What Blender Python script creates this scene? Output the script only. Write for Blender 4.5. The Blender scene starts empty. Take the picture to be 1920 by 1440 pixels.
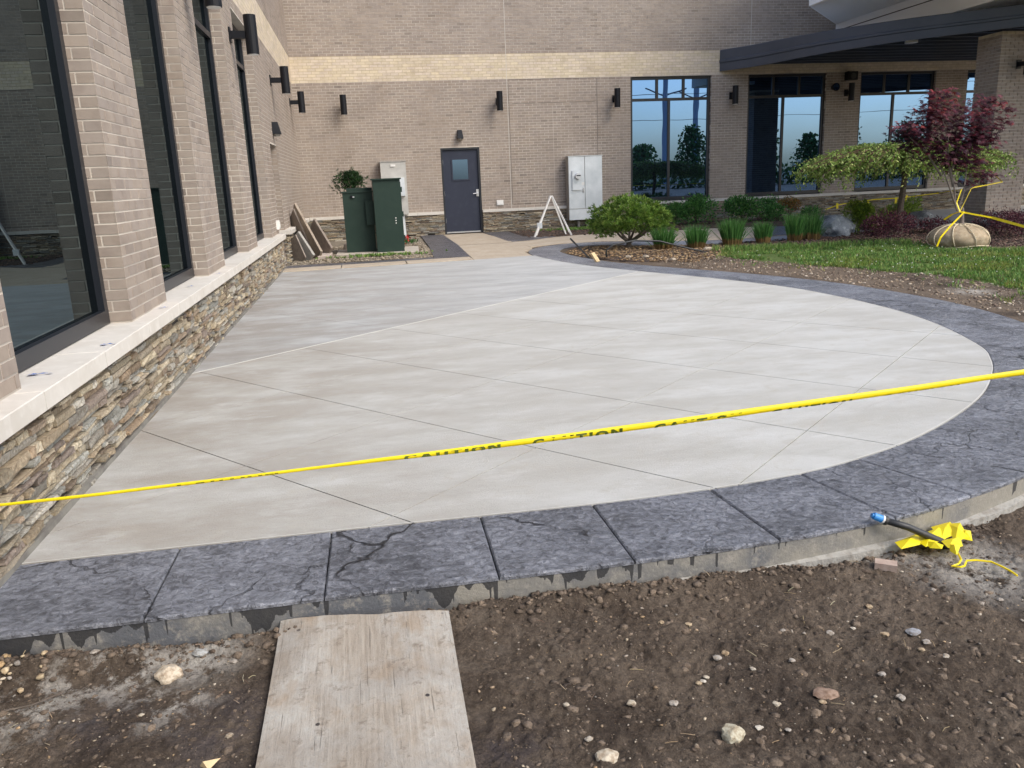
import bpy, bmesh, math, random
import numpy as np
from mathutils import Vector, Matrix, noise as mnoise
random.seed(7); rng = np.random.default_rng(11)
S = bpy.context.scene; COL = S.collection
# ---------------------------------------------------------------- camera
F_PX, YAW, PITCH, ROLL, CAM_H = 1520.31, 0.1682, 0.2488, -0.0413, 1.3845
def cam_axes():
    cy, sy, cp, sp, cr, sr = (math.cos(YAW), math.sin(YAW), math.cos(PITCH), math.sin(PITCH), math.cos(ROLL), math.sin(ROLL))
    f = Vector((sy*cp, cy*cp, -sp)); r = Vector((cy, -sy, 0)); u = r.cross(f)
    return cr*r + sr*u, -sr*r + cr*u, f
AR, AU, AF = cam_axes()
cam = bpy.data.objects.new('camera', bpy.data.cameras.new('camera')); COL.objects.link(cam)
cam.matrix_world = Matrix(((AR.x, AU.x, -AF.x, 0), (AR.y, AU.y, -AF.y, 0), (AR.z, AU.z, -AF.z, CAM_H), (0, 0, 0, 1)))
cam.data.sensor_width = 36; cam.data.lens = F_PX*36/1920; cam.data.clip_start = .05; cam.data.clip_end = 2000
S.camera = cam
# ---------------------------------------------------------------- world, sun, exposure
SUN_DIR = Vector((0.62, -0.62, 0.86)).normalized()
w = bpy.data.worlds.new('World'); S.world = w; w.use_nodes = True
nt = w.node_tree; bg = nt.nodes['Background']
sky = nt.nodes.new('ShaderNodeTexSky'); sky.sky_type = 'NISHITA'; sky.sun_disc = False
sky.sun_elevation = math.asin(SUN_DIR.z); sky.sun_rotation = math.atan2(SUN_DIR.x, SUN_DIR.y)
sky.air_density = 1.0; sky.dust_density = 3.0; sky.ozone_density = 1.0
nt.links.new(sky.outputs[0], bg.inputs[0]); bg.inputs[1].default_value = 0.15
sl = bpy.data.lights.new('sun', 'SUN'); sl.energy = 1.15; sl.angle = math.radians(30); sl.color = (1, .975, .90)
so = bpy.data.objects.new('sun', sl); COL.objects.link(so); so.rotation_euler = SUN_DIR.to_track_quat('Z', 'Y').to_euler()
S.view_settings.view_transform = 'Standard'; S.view_settings.look = 'None'
S.view_settings.exposure = 0.92; S.view_settings.gamma = 1
# ---------------------------------------------------------------- survey helpers (photo pixel -> point on a real plane)
def ray(u, v): return AF + (u-960)/F_PX*AR - (v-720)/F_PX*AU
def hit(u, v, ax, c):
    d = ray(u, v); o = Vector((0, 0, CAM_H)); return o + d*((c-o[ax])/d[ax])
def G(u, v, z=0.): return hit(u, v, 2, z)
def Y_(u, v, y): return hit(u, v, 1, y)
def proj(p):
    d = Vector(p)-Vector((0, 0, CAM_H)); z = d.dot(AF)
    if z < .05: return None
    return 960+F_PX*d.dot(AR)/z, 720-F_PX*d.dot(AU)/z, z
def inframe(p, m=20):
    q = proj(p); return q is not None and -m < q[0] < 1920+m and -m < q[1] < 1440+m
# ---------------------------------------------------------------- mesh helpers
class MB:
    def __init__(s): s.V=[]; s.F=[]; s.C=[]
    def add(s, vs, fs, col=(1,1,1)):
        n=len(s.V); s.V.extend([tuple(v) for v in vs]); s.F.extend([tuple(i+n for i in f) for f in fs]); s.C.extend([col]*len(fs)); return s
    def box(s, a, b, col=(1,1,1)):
        x0,y0,z0=a; x1,y1,z1=b
        return s.add([(x0,y0,z0),(x1,y0,z0),(x1,y1,z0),(x0,y1,z0),(x0,y0,z1),(x1,y0,z1),(x1,y1,z1),(x0,y1,z1)],
            [(3,2,1,0),(4,5,6,7),(0,1,5,4),(1,2,6,5),(2,3,7,6),(3,0,4,7)], col)
    def bar(s, p, q, w, h, col=(1,1,1), up=(0,0,1)):
        p,q=Vector(p),Vector(q); d=(q-p).normalized(); up=Vector(up)
        if abs(d.dot(up))>.98: up=Vector((0,1,0))
        r=d.cross(up).normalized(); u=r.cross(d)
        vs=[e+r*a*w/2+u*b*h/2 for e in (p,q) for a,b in ((-1,-1),(1,-1),(1,1),(-1,1))]
        return s.add(vs,[(0,1,2,3),(7,6,5,4),(0,4,5,1),(1,5,6,2),(2,6,7,3),(3,7,4,0)],col)
    def tube(s, pts, rad, n=8, col=(1,1,1), caps=True):
        pts=[Vector(p) for p in pts]; rad=rad if hasattr(rad,'__len__') else [rad]*len(pts)
        b=len(s.V); vs=[]; fs=[]; up=None
        for i,p in enumerate(pts):
            d=(pts[min(i+1,len(pts)-1)]-pts[max(i-1,0)]).normalized()
            if up is None: up=d.orthogonal().normalized()
            up=(up-d*up.dot(d)).normalized(); r=d.cross(up)
            for k in range(n):
                a=2*math.pi*k/n; vs.append(p+(up*math.cos(a)+r*math.sin(a))*rad[i])
        for i in range(len(pts)-1):
            for k in range(n): fs.append((i*n+k,i*n+(k+1)%n,(i+1)*n+(k+1)%n,(i+1)*n+k))
        if caps: fs.append(tuple(range(n))[::-1]); fs.append(tuple((len(pts)-1)*n+k for k in range(n)))
        return s.add(vs,fs,col)
    def prism(s, poly, z0, z1, ch=0., col=(1,1,1)):
        n=len(poly); area=sum(poly[i][0]*poly[(i+1)%n][1]-poly[(i+1)%n][0]*poly[i][1] for i in range(n))
        if area<0: poly=poly[::-1]
        vs=[(x,y,z0) for x,y in poly]+[(x,y,z1-ch) for x,y in poly]
        fs=[tuple(range(n))[::-1]]+[(i,(i+1)%n,n+(i+1)%n,n+i) for i in range(n)]
        if ch>0:
            ins=inset(poly,ch); vs+=[(x,y,z1) for x,y in ins]
            fs+=[(n+i,n+(i+1)%n,2*n+(i+1)%n,2*n+i) for i in range(n)]+[tuple(2*n+i for i in range(n))]
        else: fs.append(tuple(n+i for i in range(n)))
        return s.add(vs,fs,col)
    def build(s, name, mat, parent=None, smooth=False, loc=None):
        me=bpy.data.meshes.new(name); me.from_pydata(s.V,[],s.F)
        at=me.color_attributes.new('Col','FLOAT_COLOR','CORNER')
        if s.C:
            tot=np.array([len(f) for f in s.F]); c=np.ones((len(s.F),4),np.float32); c[:,:3]=np.array(s.C,np.float32)
            at.data.foreach_set('color',np.repeat(c,tot,axis=0).ravel())
        if smooth: me.polygons.foreach_set('use_smooth',[True]*len(me.polygons))
        me.materials.append(mat); me.update()
        o=bpy.data.objects.new(name,me); COL.objects.link(o)
        if parent is not None:
            o.parent=parent; o.matrix_parent_inverse=Matrix.Translation(-world_loc(parent))
        return o
def world_loc(o):
    return Vector(o.location) if o.parent is None else Vector((0,0,0))+ (Vector(o.get('_wl',(0,0,0))) if '_wl' in o else Vector(o.matrix_parent_inverse.translation)+world_loc(o.parent)+Vector(o.location))
def inset(poly, d):
    n=len(poly); out=[]
    for i in range(n):
        a,b,c=Vector(poly[i-1]),Vector(poly[i]),Vector(poly[(i+1)%n])
        e1=(b-a); e2=(c-b)
        if e1.length<1e-7 or e2.length<1e-7: out.append(tuple(b)); continue
        e1.normalize(); e2.normalize()
        n1=Vector((-e1.y,e1.x)); n2=Vector((-e2.y,e2.x)); m=n1+n2
        if m.length<.2: m=n1.copy()
        k=min(2.,1/max(.3,m.normalized().dot(n1))); out.append(tuple(b+m.normalized()*d*k))
    return out
def tag(o, label=None, cat=None, group=None, kind=None):
    if label: o['label']=label
    if cat: o['category']=cat
    if group: o['group']=group
    if kind: o['kind']=kind
    return o
def thing(name, label, cat, loc=(0,0,0), group=None):
    o=bpy.data.objects.new(name,None); COL.objects.link(o); o.location=loc; o.empty_display_size=.2
    return tag(o,label,cat,group)
def dup(root, loc, rotz, label, group=None):
    def cp(o,par):
        c=o.copy(); COL.objects.link(c); c.parent=par
        for ch in kids.get(o.name,[]): cp(ch,c)
        return c
    kids={}
    for o in bpy.data.objects:
        if o.parent: kids.setdefault(o.parent.name,[]).append(o)
    r=cp(root,None); r.location=loc; r.rotation_euler=(0,0,rotz); tag(r,label,None,group); return r
# ---------------------------------------------------------------- materials
def mat(name, col=(.5,.5,.5), rough=.7, metal=0., vc=False, n1=None, n2=None, bump=None, bump2=None, spec=None, coat=0., sub=None, stretch=(1,1,1), trans=0.):
    """n1/n2: (scale, colour, lo, hi, [detail]) mixes towards colour where noise is in lo..hi;  bump: (scale, distance)"""
    m=bpy.data.materials.new(name); m.use_nodes=True; t=m.node_tree; N=t.nodes; L=t.links; b=N['Principled BSDF']
    geo=N.new('ShaderNodeNewGeometry'); mp=N.new('ShaderNodeMapping'); mp.inputs['Scale'].default_value=stretch
    L.new(geo.outputs['Position'],mp.inputs['Vector']); P=mp.outputs[0]
    if vc:
        a=N.new('ShaderNodeAttribute'); a.attribute_name='Col'; c=a.outputs['Color']
        if col!=(.5,.5,.5):
            mx=N.new('ShaderNodeMix'); mx.data_type='RGBA'; mx.blend_type='MULTIPLY'; mx.inputs[0].default_value=1; L.new(c,mx.inputs[6]); mx.inputs[7].default_value=(*col,1); c=mx.outputs[2]
    else:
        r=N.new('ShaderNodeRGB'); r.outputs[0].default_value=(*col,1); c=r.outputs[0]
    for k in (n1,n2):
        if not k: continue
        no=N.new('ShaderNodeTexNoise'); no.inputs['Scale'].default_value=k[0]; no.inputs['Detail'].default_value=k[4] if len(k)>4 else 4; no.inputs['Roughness'].default_value=.6
        L.new(P,no.inputs['Vector'])
        mr=N.new('ShaderNodeMapRange'); mr.inputs[1].default_value=k[2]; mr.inputs[2].default_value=k[3]; L.new(no.outputs[0],mr.inputs[0])
        mx=N.new('ShaderNodeMix'); mx.data_type='RGBA'
        if len(k)>5: mx.blend_type='MULTIPLY'
        L.new(mr.outputs[0],mx.inputs[0]); L.new(c,mx.inputs[6]); mx.inputs[7].default_value=(*k[1],1); c=mx.outputs[2]
    L.new(c,b.inputs['Base Color']); b.inputs['Roughness'].default_value=rough; b.inputs['Metallic'].default_value=metal
    if spec is not None: b.inputs['Specular IOR Level'].default_value=spec
    if coat: b.inputs['Coat Weight'].default_value=coat; b.inputs['Coat Roughness'].default_value=.25
    prev=None
    for k in (bump,bump2):
        if not k: continue
        no=N.new('ShaderNodeTexNoise'); no.inputs['Scale'].default_value=k[0]; no.inputs['Detail'].default_value=5; no.inputs['Roughness'].default_value=.65; L.new(P,no.inputs['Vector'])
        bp=N.new('ShaderNodeBump'); bp.inputs['Strength'].default_value=1; bp.inputs['Distance'].default_value=k[1]; L.new(no.outputs[0],bp.inputs['Height'])
        if prev: L.new(prev,bp.inputs['Normal'])
        prev=bp.outputs[0]
    if prev: L.new(prev,b.inputs['Normal'])
    if trans:
        tr=N.new('ShaderNodeBsdfTranslucent'); L.new(c,tr.inputs[0]); ms=N.new('ShaderNodeMixShader'); ms.inputs[0].default_value=trans
        L.new(b.outputs[0],ms.inputs[1]); L.new(tr.outputs[0],ms.inputs[2]); L.new(ms.outputs[0],N['Material Output'].inputs[0])
    return m
W1=(1,1,1)
M={}
M['brick']=mat('brick_face',vc=True,rough=.85,n1=(9,(.80,.78,.78),.45,.75,4,1),n2=(1.1,(.86,.84,.82),.5,.75,3,1),bump=(160,.0012),spec=.25)
M['mortar']=mat('mortar',(.56,.51,.44),rough=.95,n1=(1.2,(.40,.355,.31),.42,.62),bump=(120,.001))
M['stone']=mat('ledge_stone',vc=True,rough=.85,n1=(55,(.62,.57,.51),.46,.66,6,1),n2=(70,(1.6,1.55,1.45),.54,.72,5,1),bump=(45,.009),bump2=(150,.004),spec=.3)
M['backing']=mat('dark_backing',(.05,.042,.036),rough=1)
M['sill']=mat('limestone_sill',(.56,.53,.48),rough=.85,n1=(3,(.50,.465,.41),.4,.7),n2=(14,(.60,.57,.52),.5,.7),bump=(200,.0006))
M['frame']=mat('dark_metal_frame',(.012,.014,.019),rough=.35,spec=.5)
M['fixture']=mat('black_fixture',(.006,.007,.010),rough=.45,spec=.25)
M['lens']=mat('white_lens',(.7,.7,.68),rough=.3)
def glass(name,tint,base):
    m=bpy.data.materials.new(name); m.use_nodes=True; t=m.node_tree; N=t.nodes; L=t.links; N.remove(N['Principled BSDF'])
    g=N.new('ShaderNodeBsdfGlossy'); g.inputs['Color'].default_value=(*tint,1); g.inputs['Roughness'].default_value=.0
    d=N.new('ShaderNodeBsdfDiffuse'); d.inputs['Color'].default_value=(.010,.013,.017,1)
    lw=N.new('ShaderNodeLayerWeight'); lw.inputs[0].default_value=.35
    mr=N.new('ShaderNodeMapRange'); mr.inputs[3].default_value=base; mr.inputs[4].default_value=.9; L.new(lw.outputs['Fresnel'],mr.inputs[0])
    no=N.new('ShaderNodeTexNoise'); no.inputs['Scale'].default_value=1.1; no.inputs['Detail'].default_value=1
    bp=N.new('ShaderNodeBump'); bp.inputs['Distance'].default_value=.0012; L.new(no.outputs[0],bp.inputs['Height']); geo=N.new('ShaderNodeNewGeometry'); L.new(geo.outputs['Position'],no.inputs['Vector']); L.new(bp.outputs[0],g.inputs['Normal'])
    ms=N.new('ShaderNodeMixShader'); L.new(mr.outputs[0],ms.inputs[0]); L.new(d.outputs[0],ms.inputs[1]); L.new(g.outputs[0],ms.inputs[2]); L.new(ms.outputs[0],N['Material Output'].inputs[0])
    return m
M['glass']=glass('tinted_reflective_glass',(.20,.38,.72),.55)
M['glass_left']=glass('grey_reflective_glass',(.14,.18,.20),.16)
M['door']=mat('navy_door_paint',(.022,.027,.046),rough=.5,spec=.35,n1=(6,(.030,.036,.056),.5,.75))
M['alu']=mat('brushed_aluminium',(.55,.55,.55),rough=.35,metal=.8)
M['galv']=mat('galvanised_steel',(.56,.60,.62),rough=.36,metal=.45,n1=(2.2,(.74,.77,.79),.38,.66),n2=(70,(.62,.65,.67),.5,.7))
M['galvside']=mat('brown_grey_steel',(.33,.31,.28),rough=.6,metal=.3,n1=(8,(.4,.37,.34),.4,.7))  # darker, browner steel than the cabinet fronts
M['green']=mat('dark_green_enamel',(.014,.032,.024),rough=.6,spec=.3,n1=(5,(.019,.038,.029),.45,.75),n2=(60,(.05,.065,.055),.66,.8))
M['white']=mat('white_coated_panel',(.84,.84,.83),rough=.6)
M['soffit']=mat('pale_soffit',(.76,.76,.74),rough=.8)
M['canopy']=mat('charcoal_canopy_steel',(.044,.056,.078),rough=.36,n1=(2,(.054,.066,.09),.4,.7))
M['dark']=mat('dark_interior',(.008,.008,.009),rough=.9)
M['vinyl']=mat('white_plastic',(.7,.69,.66),rough=.45)
M['leaf']=mat('foliage',vc=True,rough=.55,n1=(3,(.7,.7,.7),.4,.7,3,1),trans=.25,spec=.3)
M['bark']=mat('bark',(.09,.07,.055),rough=.9,n1=(30,(.15,.125,.10),.4,.7),bump=(80,.004))
M['barkgrey']=mat('grey_bark',(.16,.13,.115),rough=.85,n1=(30,(.24,.20,.18),.4,.7),bump=(80,.003))
M['rock']=mat('boulder_stone',vc=True,rough=.85,n1=(5,(.35,.38,.42),.45,.62,8,1),n2=(16,(1.7,1.7,1.7),.56,.7,6,1),bump=(14,.03))
M['pebble']=mat('pebble',vc=True,rough=.85,n1=(70,(.55,.48,.42),.42,.66,4,1),bump=(120,.002))
M['yellow']=mat('yellow_plastic_tape',(.90,.74,.012),rough=.38,trans=.25)
M['ink']=mat('dark_print',(.085,.11,.008),rough=.5)
M['burlap']=mat('burlap',(.33,.26,.17),rough=.95,n1=(14,(.44,.36,.25),.4,.7),n2=(5,(.22,.165,.10),.5,.75),bump=(90,.006))
M['rope']=mat('rope',(.55,.47,.33),rough=.9)
M['blue']=mat('blue_painters_tape',(.03,.13,.50),rough=.6)
M['bluecap']=mat('blue_plastic_cap',(.03,.22,.55),rough=.35)
M['rubber']=mat('black_poly_pipe',(.016,.017,.018),rough=.5,n1=(30,(.05,.045,.04),.55,.75))
M['wood']=mat('weathered_wood',(.25,.20,.155),rough=.9,n1=(6,(.34,.29,.23),.35,.7),n2=(18,(.13,.10,.08),.55,.8),bump=(40,.003))
M['newwood']=mat('cut_wood',(.55,.42,.24),rough=.8,n1=(20,(.42,.30,.16),.45,.75))
M['slab']=mat('flagstone',(.20,.165,.14),rough=.9,n1=(7,(.28,.24,.20),.4,.7),n2=(40,(.13,.11,.10),.55,.75),bump=(40,.004))
M['red']=mat('red_stripe',(.42,.07,.045),rough=.6)
M['redleaf']=mat('red_petals',(.5,.02,.02),rough=.6)
M['concrete_old']=mat('tan_concrete',(.36,.30,.225),rough=.9,n1=(2.5,(.43,.375,.30),.35,.7,8),n2=(14,(.30,.25,.19),.5,.75,6),bump=(150,.001))
# ---- big custom surface materials
def nodes(name):
    m=bpy.data.materials.new(name); m.use_nodes=True; t=m.node_tree
    geo=t.nodes.new('ShaderNodeNewGeometry'); return m,t.nodes,t.links,t.nodes['Principled BSDF'],geo.outputs['Position']
def nz(N,L,P,scale,det=4,rough=.6,stretch=None,dist=0.):
    if stretch:
        mp=N.new('ShaderNodeMapping'); mp.inputs['Scale'].default_value=stretch[:3]
        if len(stretch)>3: mp.inputs['Rotation'].default_value=(0,0,stretch[3])
        L.new(P,mp.inputs['Vector']); P=mp.outputs[0]
    n=N.new('ShaderNodeTexNoise'); n.inputs['Scale'].default_value=scale; n.inputs['Detail'].default_value=det; n.inputs['Roughness'].default_value=rough; n.inputs['Distortion'].default_value=dist
    L.new(P,n.inputs['Vector']); return n.outputs[0]
def rng_(N,L,s,a,b,c=0.,d=1.):
    m=N.new('ShaderNodeMapRange'); L.new(s,m.inputs[0])
    for i,v in enumerate((a,b,c,d)): m.inputs[i+1].default_value=v
    return m.outputs[0]
def mixc(N,L,f,a,b,mode='MIX'):
    m=N.new('ShaderNodeMix'); m.data_type='RGBA'; m.blend_type=mode
    if isinstance(f,(int,float)): m.inputs[0].default_value=f
    else: L.new(f,m.inputs[0])
    for i,v in ((6,a),(7,b)):
        if isinstance(v,tuple): m.inputs[i].default_value=(*v,1)
        else: L.new(v,m.inputs[i])
    return m.outputs[2]
def mth(N,L,op,a,b=None):
    m=N.new('ShaderNodeMath'); m.operation=op; m.use_clamp=False
    for i,v in enumerate((a,b)):
        if v is None: continue
        if isinstance(v,(int,float)): m.inputs[i].default_value=v
        else: L.new(v,m.inputs[i])
    return m.outputs[0]
def bumpn(N,L,b,hs):
    prev=None
    for h,d in hs:
        bp=N.new('ShaderNodeBump'); bp.inputs['Distance'].default_value=d; L.new(h,bp.inputs['Height'])
        if prev: L.new(prev,bp.inputs['Normal'])
        prev=bp.outputs[0]
    L.new(prev,b.inputs['Normal'])
def spot(N,L,P,c,r0,r1):   # 1 near point c, 0 beyond r1
    v=N.new('ShaderNodeVectorMath'); v.operation='DISTANCE'; L.new(P,v.inputs[0]); v.inputs[1].default_value=c
    return rng_(N,L,v.outputs['Value'],r0,r1,1.,0.)
def patio_mat(name,base,c2,c3,grey=0):
    m,N,L,b,P=nodes(name)
    a=nz(N,L,P,1.0,6,.62,(1,2.6,1,-.75)); c=mixc(N,L,rng_(N,L,a,.40,.60),base,c2)
    s=nz(N,L,P,1.6,6,.7,(1.,2.6,1,-.15),.7); c=mixc(N,L,rng_(N,L,s,.52,.72,0,.55),c,c3)
    s2=nz(N,L,P,1.25,6,.66,(1.,1.8,1,.4)); brown=(base[0]*.60,base[1]*.54,base[2]*.485)
    sep=N.new('ShaderNodeSeparateXYZ'); L.new(P,sep.inputs[0])
    brown_mask=mth(N,L,'MULTIPLY',rng_(N,L,s2,.36,.60,.12,1.),rng_(N,L,mth(N,L,'ADD',sep.outputs[0],mth(N,L,'MULTIPLY',s2,1.6)),-.7,2.9,1.,0.06))  # brown mottling, stronger towards the left wall
    c=mixc(N,L,brown_mask,c,brown)
    sp=nz(N,L,P,55,3,.7); c=mixc(N,L,rng_(N,L,sp,.60,.72,0,.45),c,(base[0]*.75,base[1]*.73,base[2]*.7))
    sm=nz(N,L,P,5.5,8,.75,(1,1.6,1,.9),.6); c=mixc(N,L,rng_(N,L,sm,.53,.68,0,.5),c,(base[0]*.78,base[1]*.72,base[2]*.64))
    s3=nz(N,L,P,2.2,7,.75,(.8,1.8,1,-.1)); c=mixc(N,L,rng_(N,L,s3,.55,.70,0,.35),c,(min(1,base[0]*1.22),min(1,base[1]*1.23),min(1,base[2]*1.26)))
    L.new(c,b.inputs['Base Color']); b.inputs['Roughness'].default_value=.78; b.inputs['Specular IOR Level'].default_value=.35
    bumpn(N,L,b,[(nz(N,L,P,110,4,.75),.0035),(nz(N,L,P,26,5,.7,(1,3,1,-.6)),.003)])
    return m
M['patio']=patio_mat('broomed_concrete',(.480,.484,.462),(.405,.400,.370),(.345,.335,.305))
M['patio_grey']=patio_mat('grey_cured_concrete',(.435,.445,.44),(.35,.358,.352),(.50,.505,.50))
M['joint']=mat('joint_shadow',(.045,.04,.035),rough=1)
M['joint_white']=mat('pale_joint_strip',(.58,.57,.53),rough=.8)
def stamped(name='stamped_slate_concrete',base=(.205,.215,.245)):
    m,N,L,b,P=nodes(name)
    w1=nz(N,L,P,2.0,6,.62,None,.6); c=mixc(N,L,rng_(N,L,w1,.36,.66),tuple(x*.62 for x in base),tuple(x*1.30 for x in base))
    w2=nz(N,L,P,7,6,.66,(1,1.3,1,.5),.8); c=mixc(N,L,rng_(N,L,w2,.50,.66,0,.32),c,(.34,.355,.41)); c=mixc(N,L,rng_(N,L,w2,.36,.46,.42,0.),c,(.045,.046,.056))
    fine=nz(N,L,P,30,6,.70,(1,1.25,1,.5),.8); c=mixc(N,L,rng_(N,L,fine,.40,.50,.55,0.),c,(.030,.030,.036))
    c=mixc(N,L,rng_(N,L,fine,.54,.64,0,.40),c,(.46,.47,.52))  # lit highlights of the fine relief painted into the colour
    def vein(sc,off,wd):
        v=N.new('ShaderNodeTexVoronoi'); v.feature='DISTANCE_TO_EDGE'; v.inputs['Scale'].default_value=sc
        nw=N.new('ShaderNodeTexNoise'); nw.inputs['Scale'].default_value=2.4; nw.inputs['Detail'].default_value=6; L.new(P,nw.inputs['Vector'])
        s1=N.new('ShaderNodeVectorMath'); s1.operation='SCALE'; s1.inputs['Scale'].default_value=.7; L.new(nw.outputs['Color'],s1.inputs[0])
        a1=N.new('ShaderNodeVectorMath'); L.new(P,a1.inputs[0]); L.new(s1.outputs[0],a1.inputs[1]); a2=N.new('ShaderNodeVectorMath'); L.new(a1.outputs[0],a2.inputs[0]); a2.inputs[1].default_value=off; L.new(a2.outputs[0],v.inputs['Vector'])
        return mth(N,L,'MULTIPLY',rng_(N,L,v.outputs['Distance'],wd*.25,wd,1.,0.),rng_(N,L,nz(N,L,a2.outputs[0],1.5,3),.49,.56))
    crack=mth(N,L,'MAXIMUM',vein(1.0,(3.1,1.7,0),.013),mth(N,L,'MULTIPLY',vein(.9,(7.3,4.4,0),.007),.6))
    c=mixc(N,L,mth(N,L,'MULTIPLY',crack,.92),c,(.010,.010,.013))
    L.new(c,b.inputs['Base Color']); b.inputs['Roughness'].default_value=.40; b.inputs['Specular IOR Level'].default_value=.6
    bumpn(N,L,b,[(nz(N,L,P,4,4,.6,None,.8),.04),(w2,.032),(fine,.026),(nz(N,L,P,110,5,.7),.003),(mth(N,L,'MULTIPLY',crack,-1.),.015)])
    return m
M['stamped']=stamped()
M['stamped_old']=stamped('old_dark_stamped_band',(.085,.082,.092))
def riser_mat():
    m,N,L,b,P=nodes('formed_concrete_edge')
    sp0=N.new('ShaderNodeSeparateXYZ'); L.new(P,sp0.inputs[0]); SX_=sp0.outputs[0]
    big=nz(N,L,P,2.2,5); c=mixc(N,L,rng_(N,L,mth(N,L,'ADD',big,mth(N,L,'MULTIPLY',SX_,.05)),.42,.62),(.10,.105,.115),(.235,.22,.185))
    c=mixc(N,L,rng_(N,L,nz(N,L,P,26,6,.75),.5,.66,0,.7),c,(.30,.28,.24))
    sep=N.new('ShaderNodeSeparateXYZ'); L.new(P,sep.inputs[0])
    cmb=N.new('ShaderNodeCombineXYZ'); L.new(sep.outputs[0],cmb.inputs[0]); L.new(sep.outputs[1],cmb.inputs[1])
    dn=nz(N,L,cmb.outputs[0],34,1,.4); dl=nz(N,L,cmb.outputs[0],3.2,3,.6); d3=nz(N,L,cmb.outputs[0],13,1,.5)
    wob=nz(N,L,P,22,3,.7)
    ln=mth(N,L,'ADD',mth(N,L,'MULTIPLY',rng_(N,L,dn,.60,.635,0.,1.),rng_(N,L,d3,.40,.70,.0,.10)),rng_(N,L,mth(N,L,'ADD',dl,mth(N,L,'MULTIPLY',SX_,-.04)),.50,.68,-.012,.13))
    ln=mth(N,L,'ADD',ln,rng_(N,L,wob,.3,.7,-.012,.012))
    drip=mth(N,L,'GREATER_THAN',mth(N,L,'ADD',sep.outputs[2],ln),-.020)
    c=mixc(N,L,mth(N,L,'MULTIPLY',drip,.9),c,(.020,.020,.022))
    L.new(c,b.inputs['Base Color']); b.inputs['Roughness'].default_value=.75
    bumpn(N,L,b,[(nz(N,L,P,60,5,.7),.004)]); return m
M['riser']=riser_mat()
def dirt_mat():
    m,N,L,b,P=nodes('bare_soil')
    a=nz(N,L,P,1.9,7,.68,None,.7); c=mixc(N,L,rng_(N,L,a,.38,.66),(.082,.060,.044),(.225,.176,.132))
    f=nz(N,L,P,55,6,.75); c=mixc(N,L,rng_(N,L,f,.42,.64,0,.8),mixc(N,L,.4,c,(.026,.019,.014)),mixc(N,L,.30,c,(.24,.19,.14)))
    g=nz(N,L,P,170,4,.7); c=mixc(N,L,rng_(N,L,g,.66,.72,0,.8),c,(.32,.24,.15))
    dp=nz(N,L,P,1.3,4,.6,(1.6,1,1,.3)); c=mixc(N,L,rng_(N,L,dp,.52,.62,0,.5),c,(.040,.029,.023)); c=mixc(N,L,rng_(N,L,nz(N,L,P,4.5,6,.7),.56,.70,0,.5),c,(.20,.165,.13))
    # dry light dusting of spilled cement
    patch=nz(N,L,P,9,7,.75)
    for cc,r0,r1,lo in (((-.64,2.54,-.12),.02,.20,.42),((-.88,2.48,-.12),.02,.24,.50),((-.70,2.30,-.12),.02,.2,.54),((2.2,2.47,-.1),.06,.36,.42),((-1.1,2.38,-.12),.02,.25,.52),((1.9,2.75,-.1),.05,.25,.46),((6.4,7.8,-.05),.1,.35,.38)):
        k=mth(N,L,'MULTIPLY',spot(N,L,P,cc,r0,r1),rng_(N,L,patch,lo-.03,lo+.06)); c=mixc(N,L,mth(N,L,'MULTIPLY',k,.92),c,(.48,.45,.40))
    # release-powder spill, purple grey
    for cc,r0,r1 in (((-.50,2.12,-.12),.05,.28),((-.9,2.25,-.12),.02,.2),((.25,1.85,-.12),.03,.2)):
        k=mth(N,L,'MULTIPLY',spot(N,L,P,cc,r0,r1),rng_(N,L,patch,.38,.55)); c=mixc(N,L,mth(N,L,'MULTIPLY',k,.6),c,(.062,.055,.066))
    at_=N.new('ShaderNodeAttribute'); at_.attribute_name='lawn'
    # paler dry soil towards the lawn
    sep=N.new('ShaderNodeSeparateXYZ'); L.new(P,sep.inputs[0])
    k=rng_(N,L,mth(N,L,'ADD',sep.outputs[0],mth(N,L,'MULTIPLY',sep.outputs[1],.25)),4.6,6.2,0.,.75); k2=rng_(N,L,nz(N,L,P,1.6,5),.36,.62)
    c=mixc(N,L,mth(N,L,'MULTIPLY',k,k2),c,(.20,.155,.115))
    lm=rng_(N,L,mth(N,L,'ADD',at_.outputs['Fac'],mth(N,L,'MULTIPLY',nz(N,L,P,3.,5),.9)),.85,1.15,0.,.85); c=mixc(N,L,lm,c,mixc(N,L,nz(N,L,P,9,4),(.05,.10,.022),(.12,.19,.04)))
    L.new(c,b.inputs['Base Color']); b.inputs['Roughness'].default_value=.95; b.inputs['Specular IOR Level'].default_value=.2
    bumpn(N,L,b,[(nz(N,L,P,26,6,.7),.03),(nz(N,L,P,120,5,.75),.010)]); return m
M['dirt']=dirt_mat()
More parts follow.
